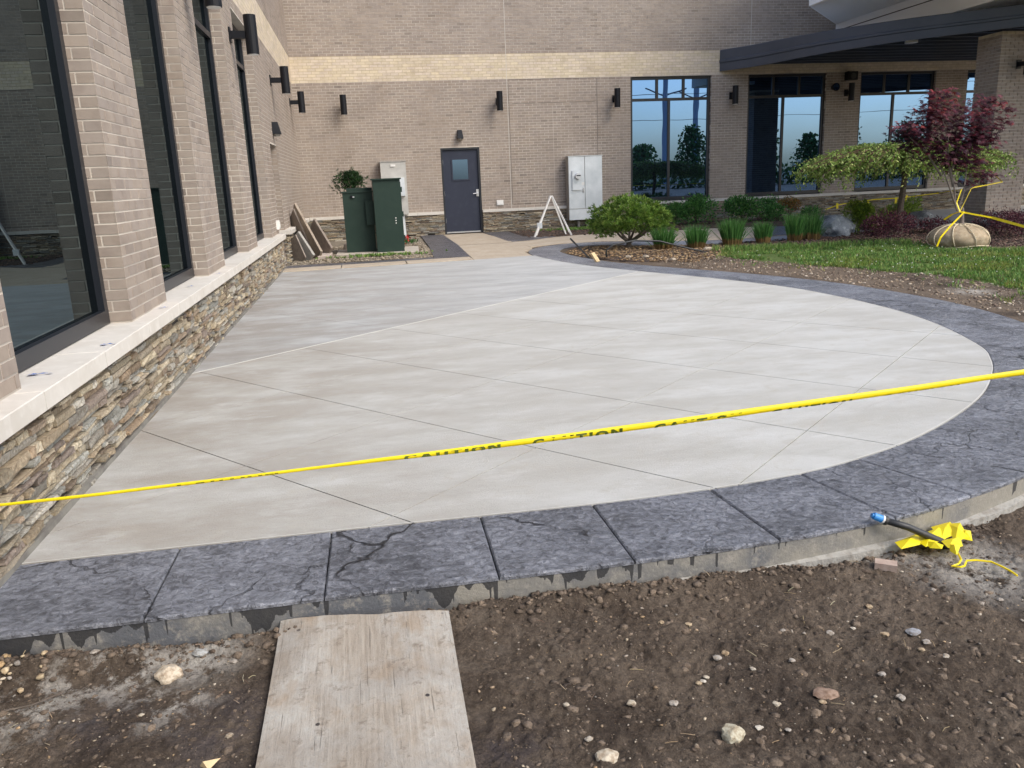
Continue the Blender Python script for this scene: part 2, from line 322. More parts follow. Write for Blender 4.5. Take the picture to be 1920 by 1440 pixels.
def ply_mat():
    m,N,L,b,P=nodes('weathered_plywood')
    g=nz(N,L,P,10,6,.6,(9,.5,1,.04)); c=mixc(N,L,rng_(N,L,g,.3,.7),(.255,.215,.17),(.36,.32,.265))
    c=mixc(N,L,rng_(N,L,nz(N,L,P,4.2,6,.7,(1.3,1,1)),.44,.62,0,.85),c,(.385,.37,.335))
    c=mixc(N,L,rng_(N,L,nz(N,L,P,5,4,.6,(1,.6,1)),.56,.72,0,.7),c,(.27,.18,.10))
    cr=nz(N,L,P,9,5,.6,(16,.35,1,.03)); crk=rng_(N,L,cr,.66,.69); c=mixc(N,L,mth(N,L,'MULTIPLY',crk,.4),c,(.10,.07,.05))
    v=N.new('ShaderNodeTexVoronoi'); v.inputs['Scale'].default_value=9; L.new(P,v.inputs['Vector']); sp=rng_(N,L,v.outputs['Distance'],.07,.09,1.,0.)
    c=mixc(N,L,mth(N,L,'MULTIPLY',sp,rng_(N,L,nz(N,L,P,4.5,2),.50,.54)),c,(.035,.028,.028))
    mud=nz(N,L,P,18,6,.8); c=mixc(N,L,mth(N,L,'MULTIPLY',rng_(N,L,mud,.56,.66),.7),c,(.17,.135,.10)); c=mixc(N,L,rng_(N,L,nz(N,L,P,2.1,5,.6),.48,.64,0,.6),c,(.19,.16,.13))
    L.new(c,b.inputs['Base Color']); b.inputs['Roughness'].default_value=.9; bumpn(N,L,b,[(g,.003),(crk,-.003),(mud,.006)]); return m
M['ply']=ply_mat()
M['mulch']=mat('mulch_bed_soil',(.055,.038,.030),rough=1,n1=(9,(.10,.066,.045),.45,.7),n2=(40,(.025,.018,.016),.5,.7),bump=(30,.03))
M['chips']=mat('wood_chips',vc=True,rough=.95)
M['gravel']=mat('pea_gravel_bed',(.20,.17,.13),rough=1,n1=(50,(.36,.32,.25),.5,.65),n2=(6,(.12,.10,.07),.45,.7),bump=(60,.02))
M['farground']=mat('far_grass_ground',(.06,.10,.03),rough=1,n1=(.15,(.09,.12,.045),.4,.7))
# ---------------------------------------------------------------- GROUND
def vnoise(x,y,seed=0):
    xi=np.floor(x).astype(int); yi=np.floor(y).astype(int); fx=x-xi; fy=y-yi; fx=fx*fx*(3-2*fx); fy=fy*fy*(3-2*fy)
    def h(a,b):
        n=(a*374761393+b*668265263+seed*1274126177)&0x7fffffff; n=(n^(n>>13))*1274126177&0x7fffffff; return ((n^(n>>16))&0xffff)/65535.
    return (h(xi,yi)*(1-fx)+h(xi+1,yi)*fx)*(1-fy)+(h(xi,yi+1)*(1-fx)+h(xi+1,yi+1)*fx)*fy
def fbm(x,y,s,o=4,seed=0):
    t=0; a=.5
    for k in range(o): t=t+a*(vnoise(x*s,y*s,seed+k)-.5); s*=2.03; a*=.5
    return t
def sstep(a,b,x): t=np.clip((x-a)/(b-a),0,1); return t*t*(3-2*t)
def gz(x,y):
    x=np.asarray(x,float); y=np.asarray(y,float)
    t=sstep(5.9,9.5,x+y); z=-.125*(1-t)-.045*t
    t2=sstep(5.2,6.4,x+.15*y-.2); z=z+t*t2*.03
    near=(1-sstep(3.,5.,y))
    z=z+near*(fbm(x,y,1.5,2,3)*.06+fbm(x,y,6,3,5)*.045+np.abs(fbm(x,y,24,3,9))*.036+fbm(x,y,70,2,13)*.016)
    edge=np.exp(-((y-2.57+.03*fbm(x,y,3,2,21))/.062)**2)*(x<2.2)
    z=z+edge*(.034-.008*np.clip(x,-1,2)+.06*np.clip(fbm(x,y,5,3,31)+.08,0,1))
    z=z+(1-near)*fbm(x,y,2.5,3,40)*.02
    far=np.clip((np.hypot(x-6,y-8)-25)/60,0,1); return z-.1*far
xs=np.concatenate([[-300,-80,-20,-6,-3],np.arange(-1.7,3.5,.009),np.arange(3.5,12,.12),np.arange(12.5,20,.6),[24,40,90,300]])
ys=np.concatenate([[-300,-90,-30,-10,-3,0,.8],np.arange(1.15,3.05,.009),np.arange(3.05,16,.14),np.arange(16.4,24,.6),[40,100,300]])
X,Yg=np.meshgrid(xs,ys); Z=gz(X,Yg)
nx,ny=len(xs),len(ys)
me=bpy.data.meshes.new('ground'); me.vertices.add(nx*ny); me.vertices.foreach_set('co',np.stack([X,Yg,Z],-1).astype(np.float32).ravel())
ii=np.arange(nx*ny).reshape(ny,nx); q=np.stack([ii[:-1,:-1],ii[:-1,1:],ii[1:,1:],ii[1:,:-1]],-1).reshape(-1,4)
me.loops.add(q.size); me.loops.foreach_set('vertex_index',q.ravel().astype(np.int32)); me.polygons.add(len(q)); me.polygons.foreach_set('loop_start',np.arange(0,q.size,4,dtype=np.int32)); me.polygons.foreach_set('loop_total',np.full(len(q),4,dtype=np.int32))
me.update(calc_edges=True); me.polygons.foreach_set('use_smooth',[True]*len(q)); me.materials.append(M['dirt'])
lawn_poly=[(5.95,13.1),(6.6,13.55),(7.4,13.5),(9.3,12.5),(9.8,11.6),(11,11.0),(14,11.2),(14,3),(6.3,3),(6.1,4.6),(6.35,5.9),(6.7,7.0),(6.95,8.2),(7.0,9.0),(6.6,10.2),(6.15,11.2),(5.75,12.2)]
def inpoly(x,y,poly):
    c=False; n=len(poly)
    for i in range(n):
        a,b=poly[i],poly[i-1]
        if (a[1]>y)!=(b[1]>y) and x<(b[0]-a[0])*(y-a[1])/(b[1]-a[1])+a[0]: c=not c
    return c
la=me.attributes.new('lawn','FLOAT','POINT'); lw_=np.zeros(nx*ny,np.float32)
sel=np.nonzero((X.ravel()>5)&(X.ravel()<15)&(Yg.ravel()>2.5)&(Yg.ravel()<14.2))[0]
for k in sel: lw_[k]=1. if inpoly(X.ravel()[k]-.05,Yg.ravel()[k],lawn_poly) else 0.
la.data.foreach_set('value',lw_)
ground=bpy.data.objects.new('ground',me); COL.objects.link(ground); tag(ground,'bare brown soil around the patio',kind='structure')
# ---------------------------------------------------------------- PATIO
def catmull(pts,step=.12):
    P=[Vector(p) for p in pts]; P=[P[0]*2-P[1]]+P+[P[-1]*2-P[-2]]; out=[]
    for i in range(1,len(P)-2):
        n=max(1,int((P[i+1]-P[i]).length/step))
        for k in range(n):
            t=k/n; a,b,c,d=P[i-1:i+3]
            out.append(.5*((2*b)+(c-a)*t+(2*a-5*b+4*c-d)*t*t+(3*b-a-3*c+d)*t**3))
    out.append(P[-2]); return out
WALLX=-1.435
E_in=[(WALLX-.08,3.20),(-.24,3.19),(.38,3.18),(.87,3.175),(1.42,3.20),(1.89,3.265),(2.25,3.37),(2.67,3.55),(3.15,3.84),(3.6,4.18),(4.02,4.6),(4.30,4.95),(4.55,5.37),(4.86,6.3),(4.99,7.3),(4.90,8.7),(4.47,10.0),(3.90,11.2),(3.40,12.4),(3.12,13.5),(2.99,14.6),(3.04,15.4),(3.35,16.15),(4.0,16.7),(4.9,16.75),(6.1,15.95),(6.9,15.65),(7.6,15.65),(8.5,15.8),(10.5,16.6)]
inn=catmull(E_in,.1)
def idx_near(p): return min(range(len(inn)),key=lambda i:(inn[i]-Vector(p)).length)
wk=[((-1.5,3.2),.56),((1.4,3.2),.55),((2.25,3.37),.565),((4.0,4.6),.66),((5.0,7.3),.74),((4.47,10.),.66),((3.4,12.4),.56),((2.99,14.6),.58),((3.35,16.15),.62),((4.9,16.75),.72),((6.1,15.95),.85),((10.5,16.6),.6)]
wi=[(idx_near(p),x) for p,x in wk]
def wid(i): return float(np.interp(i,[a for a,_ in wi],[b for _,b in wi]))
outr=[]
for i,p in enumerate(inn):
    d=(inn[min(i+1,len(inn)-1)]-inn[max(i-1,0)]).normalized(); outr.append(p+Vector((d.y,-d.x))*wid(i))
patio=tag(thing('patio',None,None),'fresh pale concrete patio with a dark stamped border',kind='structure')
def clip(poly,a,b,c,keep):  # keep side a x + b y > c
    out=[]; n=len(poly)
    for i in range(n):
        p,q_=poly[i],poly[(i+1)%n]; fp=(a*p[0]+b*p[1]-c)*keep; fq=(a*q_[0]+b*q_[1]-c)*keep
        if fp>=0: out.append(p)
        if (fp>0>fq) or (fp<0<fq):
            t=fp/(fp-fq); out.append((p[0]+(q_[0]-p[0])*t,p[1]+(q_[1]-p[1])*t))
    return out
iN=idx_near((2.99,14.6)); interior=[tuple(p) for p in inn[:iN+1]]+[(1.85,14.42),(WALLX-.08,14.12)]
gap=.0034
def area(p): return abs(sum(p[i][0]*p[(i+1)%len(p)][1]-p[(i+1)%len(p)][0]*p[i][1] for i in range(len(p))))/2
sA=.905; kA=[-2.6,-1.2,.27,1.80,3.27,4.78,6.24]; kA1=7.81
def cutline(polys,s,k,g):
    nrm=math.hypot(s,1); out=[]
    for p in polys:
        for keep in (1,-1):
            c=clip(p,-s/nrm,1/nrm,(k/nrm)+keep*g,keep)
            if len(c)>2 and area(c)>.004: out.append(c)
    return out
nrm=math.hypot(.895,1)
new=clip(interior,-.895/nrm,1/nrm,kA1/nrm-.004,-1); old=clip(interior,-.895/nrm,1/nrm,kA1/nrm+.016,1)
news=[new]
for k in kA: news=cutline(news,sA,k,gap)
for k in (3.3,4.93,6.52,8.12,9.7,11.3): news=cutline(news,-1.19,k,gap)
olds=[old]
for k in (9.4,11.,12.6): olds=cutline(olds,.9,k,.0022)
for k in (8.15,9.75,11.4,13.0,14.6): olds=cutline(olds,-1.19,k,.0022)
MB().prism([tuple(p) for p in interior],-.14,-.010).build('joint_bed',M['joint'],patio)
for p in news: MB().prism(p,-.0095,0,0).build('concrete_panel',M['patio'],patio)
for p in olds: MB().prism(p,-.0095,0,0).build('concrete_panel',M['patio_grey'],patio)
a_=(-1.44,7.81-.895*1.44); b_=(3.86,7.81+.895*3.86)
MB().bar((a_[0],a_[1]+.009,-.004),(b_[0]-.06,b_[1]+.009-.05,-.004),.009,.009).build('joint_strip',M['joint_white'],patio)
# pale tooled edge along the border
mb=MB()
for i in range(iN):
    d0=(inn[min(i+1,len(inn)-1)]-inn[max(i-1,0)]).normalized(); d1=(inn[min(i+2,len(inn)-1)]-inn[i]).normalized(); n0=Vector((-d0.y,d0.x)); n1=Vector((-d1.y,d1.x))
    a,b=inn[i],inn[i+1]; vs=[(*(a+n0*.003),.0015),(*(b+n1*.003),.0015),(*(b+n1*.008),.0012),(*(a+n0*.008),.0012)]
    mb.add(vs,[(0,1,2,3)])
mb.build('tooled_edge',M['joint_white'],patio)
# border slabs
jp=[(-1.5,3.2),(-.84,3.19),(-.23,3.19),(.37,3.18),(.874,3.177),(1.39,3.19),(1.853,3.25),(2.253,3.37),(2.75,3.59),(3.3,3.93),(3.95,4.53),(4.5,5.25),(4.8,6.0),(4.96,6.9),(4.98,7.8),(4.86,8.8),(4.56,9.8),(4.1,10.8),(3.65,11.8),(3.27,12.9),(3.03,14.0),(3.0,15.1),(3.35,16.15),(4.2,16.8),(5.2,16.5),(6.1,15.95),(7.2,15.62),(8.5,15.8),(10.4,16.55)]
ji=sorted(set(idx_near(p) for p in jp))
for a,b in zip(ji[:-1],ji[1:]):
    I=[Vector(p) for p in inn[a:b+1]]; O=[Vector(p) for p in outr[a:b+1]]
    s=(I[-1]-I[0]).normalized()*.003; I[0]=I[0]+s; O[0]=O[0]+s; I[-1]=I[-1]-s; O[-1]=O[-1]-s
    nI=[p+(q_-p).normalized()*.002 for p,q_ in zip(I,O)]
    poly=[tuple(p) for p in nI]+[tuple(p) for p in O[::-1]]
    MB().prism(poly,-.016,0.,.006).build('border_slab',M['stamped'],patio)
mb=MB()  # formed edge below the slabs
for i in range(len(inn)-1):
    a,b,c,d=inn[i],inn[i+1],outr[i+1],outr[i]
    k=lambda p,q_:q_+(p-q_).normalized()*.003
    c2,d2=k(b,c),k(a,d); a2=a+(d-a).normalized()*.004; b2=b+(c-b).normalized()*.004
    z0,z1=-.22,-.0165
    n=len(mb.V); mb.add([(*a2,z1),(*b2,z1),(*c2,z1),(*d2,z1),(*d2,z0),(*c2,z0),(*a2,z0),(*b2,z0)],[(0,3,2,1),(3,4,5,2),(0,1,7,6)])
mb.build('formed_edge',M['riser'],patio)
mb=MB()
foot=[i for i in range(len(outr)) if .40<outr[i].x<3.4 and outr[i].y<4]
def fpt(i,o_):
    d=(outr[i+1]-outr[i-1]).normalized(); return outr[i]+Vector((d.y,-d.x))*o_
for i in foot[:-1]:
    w0,w1=[.022+.010*math.sin(k*1.1)+.006*math.sin(k*2.7) for k in (i,i+1)]; h0,h1=[-.098+.004*math.sin(k*.9) for k in (i,i+1)]
    mb.add([(*fpt(i,-.02),h0),(*fpt(i+1,-.02),h1),(*fpt(i+1,w1),h1-.01),(*fpt(i,w0),h0-.01),(*fpt(i+1,w1),-.2),(*fpt(i,w0),-.2)],[(0,3,2,1),(3,5,4,2)])
mb.build('footing_lip',mat('rough_footing',(.33,.32,.29),rough=.95,n1=(20,(.22,.2,.17),.45,.7),bump=(40,.01)),patio)
# ---- older walks
def flat(name,poly,z,m,label,t=.1,ch=.004,parent=None):
    o=MB().prism(poly,z-t,z,ch).build(name,m,parent)
    if parent is None: tag(o,label,kind='structure')
    return o
walk=flat('walkway',[(1.86,14.43),(2.96,14.62),(2.98,15.5),(3.3,16.3),(3.06,21.78),(2.02,21.78),(1.98,18)],-.003,M['concrete_old'],'tan concrete walk leading to the navy door')
MB().box((1.95,17.9,-.002),(3.18,17.912,0),(0,0,0)).build('joint_line',M['joint'],walk)
curb=thing('curb_strip',None,None); tag(curb,'tan concrete strip between patio and gravel pit',kind='structure')
for x0,x1 in ((-1.52,-.47),(-.455,.66),(.675,1.845)):
    f=lambda x:14.15+(x+1.44)*.09
    MB().prism([(x0,f(x0)),(x1,f(x1)),(x1,f(x1)+.52),(x0,f(x0)+.52)],-.1,.012,.006).build('curb_block',M['concrete_old'],curb)
flat('stamped_strip',[(-1.5,14.68),(1.84,14.96),(1.90,15.45),(-1.5,15.25)],-.001,M['stamped_old'],'dark stamped strip behind the tan curb')
flat('stamped_band',[(1.86,14.99),(1.985,18.),(2.0,21.75),(1.42,21.75),(1.34,18),(1.20,14.93)],.006,M['stamped_old'],'dark stamped band left of the door walk')
flat('side_path',[(3.32,16.6),(4.0,16.95),(4.95,17.0),(6.2,16.1),(6.9,15.8),(7.6,15.8),(8.5,15.95),(10.6,16.75),(13,17.6),(13,19.3),(9.8,18.4),(8.7,18.95),(7.3,18.95),(5.4,19.3),(4.4,18.9),(3.6,18.25),(3.14,18.1)],-.006,M['concrete_old'],'tan path running right behind the planting bed')
flat('door_apron_band',[(3.10,21.75),(3.16,18.3),(3.6,18.3),(4.4,18.95),(4.3,19.15),(3.75,19.6),(3.75,21.75)],.0,M['stamped_old'],'dark stamped patch right of the door walk')
flat('path_cross_band',[(8.3,15.9),(9.2,16.2),(9.9,18.35),(9.2,18.6)],.0015,M['stamped_old'],'dark band across the path behind the grasses',t=.006)
flat('entry_slab',[(10.7,16.9),(11.6,15.7),(14,15.0),(22,14.6),(22,21.78),(12.2,21.78),(11.2,19.6)],-.010,mat('entry_concrete',(.42,.40,.36),rough=.85,n1=(3,(.35,.33,.3),.4,.7)),'pale concrete floor under the entrance canopy')
# gravel pit and rear beds
def bed(name,poly,z,m,label,amp=.03,step=.14):
    xs_=[p[0] for p in poly]; ys_=[p[1] for p in poly]; mb=MB()
    bm=bmesh.new(); vs=[bm.verts.new((x,y,z)) for x,y in poly]; bm.faces.new(vs)
    for ax,lo,hi in ((0,min(xs_),max(xs_)),(1,min(ys_),max(ys_))):
        k=lo+step
        while k<hi:
            n=[0,0,0]; n[ax]=1; c=[0,0,0]; c[ax]=k
            bmesh.ops.bisect_plane(bm,geom=bm.verts[:]+bm.edges[:]+bm.faces[:],plane_co=c,plane_no=n); k+=step
    for v in bm.verts:
        if not v.is_boundary: v.co.z+=float(fbm(np.array(v.co.x),np.array(v.co.y),2.1,3,77))*amp*2+amp*.5
    me=bpy.data.meshes.new(name); bm.to_mesh(me); bm.free(); me.materials.append(m); o=bpy.data.objects.new(name,me); COL.objects.link(o); return tag(o,label,kind='structure')
pit=bed('gravel_pit',[(-1.5,15.24),(1.23,15.44),(1.36,18),(1.42,21.8),(-1.5,21.8)],-.03,M['gravel'],'weedy gravel pit around the green transformer')
rearbed=bed('rear_bed',[(3.76,21.8),(3.76,19.6),(4.4,18.97),(5.4,19.32),(7.3,18.97),(8.7,18.97),(9.8,18.42),(11.2,19.6),(12.2,21.8)],-.01,M['mulch'],'mulched bed along the back wall')
isl=[tuple(p) for p in outr[idx_near((4.47,10)):idx_near((10.5,16.6))]]
isl=[p for p in isl]
island=bed('planting_bed',[(4.9,12.0),(4.05,13.0),(3.66,14.0),(3.6,14.8),(3.9,15.5),(4.5,15.85),(5.3,15.3),(6.2,14.9),(7.6,14.95),(9.5,15.5),(11.6,15.7),(14,15.0),(14.,11.5),(11.0,11.2),(9.9,11.8),(9.3,12.6),(7.4,13.6),(6.6,13.7),(6.0,13.3),(5.5,12.4)],-.035,M['mulch'],'mulched planting bed right of the patio',.03)
# ---------------------------------------------------------------- BUILDING
bld=thing('building','taupe brick building with cream band and ledgestone base wrapping two sides of the patio','building',(0,21.8,0))
CH=.0677; BL=.203; Z0=.60; ZB0,ZB1=3.86,4.47; DY=21.8; LX=-1.502; TOPZ=7.9
PIER=[(0.3,.95),(2.72,3.68),(5.44,6.385),(8.148,9.116),(10.976,11.948),(13.89,15.1)]
WINL=[(.95,2.72),(3.68,5.44),(6.385,8.148),(9.116,10.976),(11.948,13.89)]; WLT=3.69
WINB=[(7.21,9.48),(10.54,12.85),(13.88,16.2),(17.2,19.5)]; DOOR=(2.075,3.095); DOORZ=2.2
bricks=[]  # (verts, faces, colour, centre)
FB=[(0,1,2,3),(0,4,5,1),(1,5,6,2),(2,6,7,3),(3,7,4,0)]
def bcol(z,j=0):
    if ZB0<=z<ZB1:
        k=random.uniform(.9,1.06); return (.60*k,.52*k,.405*k*random.uniform(.93,1.05))
    k=random.uniform(.92,1.06) if random.random()>.03 else random.uniform(.74,.85); t=random.random()
    a=(.325,.272,.225); b_=(.300,.256,.222); return tuple((a[i]*(1-t)+b_[i]*t)*k for i in range(3))
def face_bricks(org,ud,nd,u0,u1,z0,z1,holes,phase=0,joint=.0105,dep=.014,ends=(0,0),recess=None):
    org=Vector(org); ud=Vector(ud); nd=Vector(nd); k=0; z=z0
    while z<z1-.02:
        zt=min(z+CH,z1); off=(BL/2 if (k+phase)%2 else 0)
        iv=[(u0,u1)]
        for (a,b,c,d) in holes:
            if c<(z+zt)/2<d:
                nv=[]
                for (s,e) in iv:
                    if a>s: nv.append((s,min(a,e)))
                    if b<e: nv.append((max(b,s),e))
                iv=[q_ for q_ in nv if q_[1]-q_[0]>.02]
        for s,e in iv:
            st=s if (abs(s-u0)<1e-6 or True) else u0
            # bond restarts at every opening so corners look laced
            t=s; first=True
            while t<e-.004:
                L_=(BL-off if (first and off) else BL); q_=min(t+L_,e)
                if e-q_<.045: q_=e
                a=t+(joint/2 if t>s+1e-6 else .001); b=q_-(joint/2 if q_<e-1e-6 else .001)
                if b-a>.012:
                    zz0,zz1=z+joint/2,zt-joint/2; out=random.uniform(-.0012,.0012)
                    f=[org+ud*x+Vector((0,0,y))+nd*out for x,y in ((a,zz0),(b,zz0),(b,zz1),(a,zz1))]
                    bk=[p-nd*dep for p in f]
                    dk=1.
                    if recess and recess(( a+b)/2,(z+zt)/2): f=[p-nd*.0010 for p in f]
                    bricks.append((f+bk,FB,bcol((z+zt)/2),(f[0]+f[2])/2))
                t=q_; first=False
        z=zt; k+=1
core=MB()
def quad(a,b,c,d): core.add([a,b,c,d],[(0,1,2,3)])
# back wall
holesB=[(a,b,0,3.84) for a,b in WINB]+[(DOOR[0],DOOR[1],0,DOORZ),(3.885,3.90,0,9),(10.565,10.575,0,9)]
holesB_b=[(a,b,.0,3.84) for a,b in WINB]+[(DOOR[0],DOOR[1],0,DOORZ),(3.884,3.898,0,9),(10.568,10.58,4.3,9),(3.92,3.935,.7,3.8),(6.28,6.295,.7,3.85),(4.66,4.668,3.28,3.8),(5.5,5.508,3.28,3.8),(5.08,5.088,.7,3.2)]
def pan(u,z): return 3.92<u<6.29 and (.7<z<3.22 or (3.28<z<3.84))
face_bricks((0,DY,0),(1,0,0),(0,-1,0),LX+.004,22,Z0,TOPZ,holesB_b,recess=pan,joint=.0095)
def wall_core(horizontal_cuts,vertical,openings,f):
    us=sorted(set(vertical)); zs=sorted(set(horizontal_cuts))
    for a,b in zip(us[:-1],us[1:]):
        for c,d in zip(zs[:-1],zs[1:]):
            um,zm=(a+b)/2,(c+d)/2
            if any(o[0]<um<o[1] and o[2]<zm<o[3] for o in openings): continue
            f(a,b,c,d)
opB=[(a,b,.585,3.84) for a,b in WINB]+[(DOOR[0],DOOR[1],-.2,DOORZ)]
mo=.0032
wall_core([-.3,.0,.585,DOORZ,3.84,TOPZ],[LX-.2,22]+[v for o in opB for v in o[:2]],opB,lambda a,b,c,d:quad((a,DY+mo,c),(b,DY+mo,c),(b,DY+mo,d),(a,DY+mo,d)))
RB=.20
bm_=MB()
for a,b in ((LX+.0,3.885),(3.9,22)): bm_.add([(a,DY+mo-.0008,ZB0),(b,DY+mo-.0008,ZB0),(b,DY+mo-.0008,ZB1),(a,DY+mo-.0008,ZB1)],[(0,1,2,3)])
bm_.add([(LX-mo+.0008,.3,ZB0),(LX-mo+.0008,DY,ZB0),(LX-mo+.0008,DY,ZB1),(LX-mo+.0008,.3,ZB1)],[(0,1,2,3)])
bm_.build('band_mortar',mat('tan_mortar',(.42,.34,.235),rough=.95),bld)
for a,b,c,d in opB:
    quad((a-.0005,DY,c),(a-.0005,DY+RB,c),(a-.0005,DY+RB,d),(a-.0005,DY,d)); quad((b+.0005,DY,c),(b+.0005,DY,d),(b+.0005,DY+RB,d),(b+.0005,DY+RB,c)); quad((a,DY,d+.0005),(a,DY+RB,d+.0005),(b,DY+RB,d+.0005),(b,DY,d+.0005))
    face_bricks((a,DY+.003,0),(0,1,0),(1,0,0),0,RB-.006,Z0,d,[],phase=1); face_bricks((b,DY+.003,0),(0,1,0),(-1,0,0),0,RB-.006,Z0,d,[],phase=1)
# left wall
opL=[(a,b,.585,WLT) for a,b in WINL]+[(15.1,16.2,-.2,2.13)]
face_bricks((LX,0,0),(0,1,0),(1,0,0),.3,DY-.002,Z0,TOPZ,[(a,b,c if c>0 else 0,d) for a,b,c,d in opL],phase=1)
wall_core([-.3,.0,.585,2.13,WLT,TOPZ],[.3,DY+.2]+[v for o in opL for v in o[:2]],opL,lambda a,b,c,d:quad((LX-mo,a,c),(LX-mo,b,c),(LX-mo,b,d),(LX-mo,a,d)))
for a,b,c,d in opL:
    rd=.2 if c>0 else .75
    quad((LX,a-.0005,c),(LX-rd,a-.0005,c),(LX-rd,a-.0005,d),(LX,a-.0005,d)); quad((LX,b+mo,c),(LX-rd,b+mo,c),(LX-rd,b+mo,d),(LX,b+mo,d)); quad((LX,a,d+.0005),(LX-rd,a,d+.0005),(LX-rd,b,d+.0005),(LX,b,d+.0005))
    face_bricks((LX-.0012,b,0),(-1,0,0),(0,-1,0),0,rd,Z0 if c>0 else .02,d,[],phase=0)   # jamb facing the camera
    face_bricks((LX-.0012,a,0),(-1,0,0),(0,1,0),0,rd,Z0 if c>0 else .02,d,[],phase=0)
# outer shell behind the brick
core.box((LX-.9,0,-.3),(LX-.8,DY+.9,TOPZ)); core.box((LX-.9,DY+.8,-.3),(22,DY+.9,TOPZ)); core.box((LX-.9,0.28,-.3),(LX-.012,.295,TOPZ))
core.box((LX-.9,.28,TOPZ+.001),(LX-.005,DY+.9,TOPZ+.1)); core.box((LX-.004,DY+.006,TOPZ+.001),(22,DY+.9,TOPZ+.1))
core.box((13.35+.012,16.0+.012,0),(14.24-.012,16.7-.012,3.93))
for (o,ud,nd,Lh) in (((13.35,16.0,0),(1,0,0),(0,-1,0),.89),((14.24,16.7,0),(-1,0,0),(0,1,0),.89),((13.35,16.7,0),(0,-1,0),(-1,0,0),.70),((14.24,16.0,0),(0,1,0),(1,0,0),.70)):
    face_bricks(o,ud,nd,.001,Lh-.001,.0,3.93,[])
def split(items,name,mt,joined,limit=300):
    sc=[]
    for k,(v,f,c,ctr) in enumerate(items):
        q_=proj(ctr); sc.append((q_[2] if (q_ and -10<q_[0]<1930 and -10<q_[1]<1450) else 1e3,k))
    sc.sort(); solo=set(k for d,k in sc[:limit] if d<900); mb=MB()
    for k,(v,f,c,ctr) in enumerate(items):
        if k in solo: MB().add(v,f,c).build(name,mt,bld)
        else: mb.add(v,f,c)
    o=mb.build(joined,mt,bld); o['kind']='stuff'
core.build('wall',M['mortar'],bld)
split(bricks,'brick',M['brick'],'brick_courses')
# ledgestone base
PAL=[(.30,.26,.20),(.36,.31,.23),(.27,.26,.23),(.31,.31,.28),(.42,.37,.28),(.25,.20,.15),(.28,.215,.15),(.20,.165,.14),(.34,.29,.21),(.30,.28,.24),(.40,.38,.33),(.33,.27,.19),(.38,.33,.24)]
stones=[]
def ledge(org,ud,nd,u0,u1,z0,z1,holes=(),dark=1.,hs=(.018,.040),maxp=.035):
    org,ud,nd=Vector(org),Vector(ud),Vector(nd); z=z0
    while z<z1-.012:
        h=random.uniform(*hs); 
        if z+h>z1-.014: h=z1-z
        u=u0-random.uniform(0,.1)
        while u<u1:
            l=random.choice((.07,.11,.15,.20,.26,.34))*random.uniform(.8,1.2); a,b=max(u,u0),min(u+l,u1); u+=l
            if b-a<.02: continue
            mid=(a+b)/2
            hit_=[(p,q_) for p,q_ in holes if a<q_ and b>p]
            if hit_:
                p_,q_=hit_[0]
                if a<p_-.03: b=p_-.004
                elif b>q_+.03: a=q_+.004
                else: continue
                mid=(a+b)/2
            p=random.uniform(.0,maxp)*(1 if random.random()<.75 else 1.35); g=.0028
            nu=3; vs=[]; fs=[]; j=.0035; tl=random.uniform(-.002,.002); wz=random.uniform(-.008,.008)
            for iv in range(3):
                for iu in range(nu+1):
                    e=(iu in (0,nu)); t=(iv in (0,2)); x=a+g+(b-a-2*g)*iu/nu+random.uniform(-j,j)*(not e or 1)*.8; y=z+g+(h-2*g)*iv/2+random.uniform(-.002,.002)+ (tl*(iu/nu-.5))
                    o_=p+random.uniform(-.005,.007)-(.0015 if e else 0)-(.0015 if t else 0)+wz*(iu/nu-.5)
                    vs.append(org+ud*x+Vector((0,0,y))+nd*o_)
            for iv in range(2):
                for iu in range(nu): q0=iv*(nu+1)+iu; fs.append((q0,q0+1,q0+nu+2,q0+nu+1))
            m=len(vs); 
            for (x,y) in ((a+g,z+g),(b-g,z+g),(b-g,z+h-g),(a+g,z+h-g)): vs.append(org+ud*x+Vector((0,0,y))-nd*.03)
            top=2*(nu+1)
            fs+=[(m,m+1)+tuple(range(nu,-1,-1)),(m+2,m+3)+tuple(range(top,top+nu+1)),(m+1,m+2,top+nu,nu+1+nu,nu),(m+3,m,0,nu+1,top)]
            if random.random()<.018: continue
            c=random.choice(PAL); k=random.uniform(.66,1.3)*dark; stones.append((vs,fs,tuple(x*k for x in c),org+ud*mid+Vector((0,0,z+h/2))+nd*p))
        z+=h
SX=WALLX-.028
ledge((SX,0,0),(0,1,0),(1,0,0),1.6,15.0,-.12,.505,hs=(.018,.046))
ledge((SX,0,0),(0,1,0),(1,0,0),16.2,DY-.04,-.1,.505)
ledge((SX-.0,16.2,0),(-1,0,0),(0,-1,0),.01,.07,-.1,.505)
ledge((0,DY-.045,0),(1,0,0),(0,-1,0),SX,22,-.15,.525,holes=[(DOOR[0]-.0,DOOR[1]+.0)],dark=.85,maxp=.025)
split(stones,'stone',M['stone'],'ledgestone_courses')
mb=MB(); mb.box((LX-.01,1.6,-.3),(SX-.012,15.0,.51)); mb.box((LX-.01,16.2,-.3),(SX-.012,DY,.51)); mb.box((SX,DY-.03,-.3),(DOOR[0]-.002,DY+.003,.53)); mb.box((DOOR[1]+.002,DY-.03,-.3),(22,DY+.003,.53)); mb.build('stone_backing',M['backing'],bld)
# weep ledge at wall foot
for a,b in ((1.6,6.5),(6.505,15.)):
    MB().box((SX-.01,a,-.1),(WALLX+.008,b,.026)).build('base_flashing',mat('flashing',(.20,.19,.165),rough=.8,n1=(10,(.12,.11,.1),.4,.7)),bld)
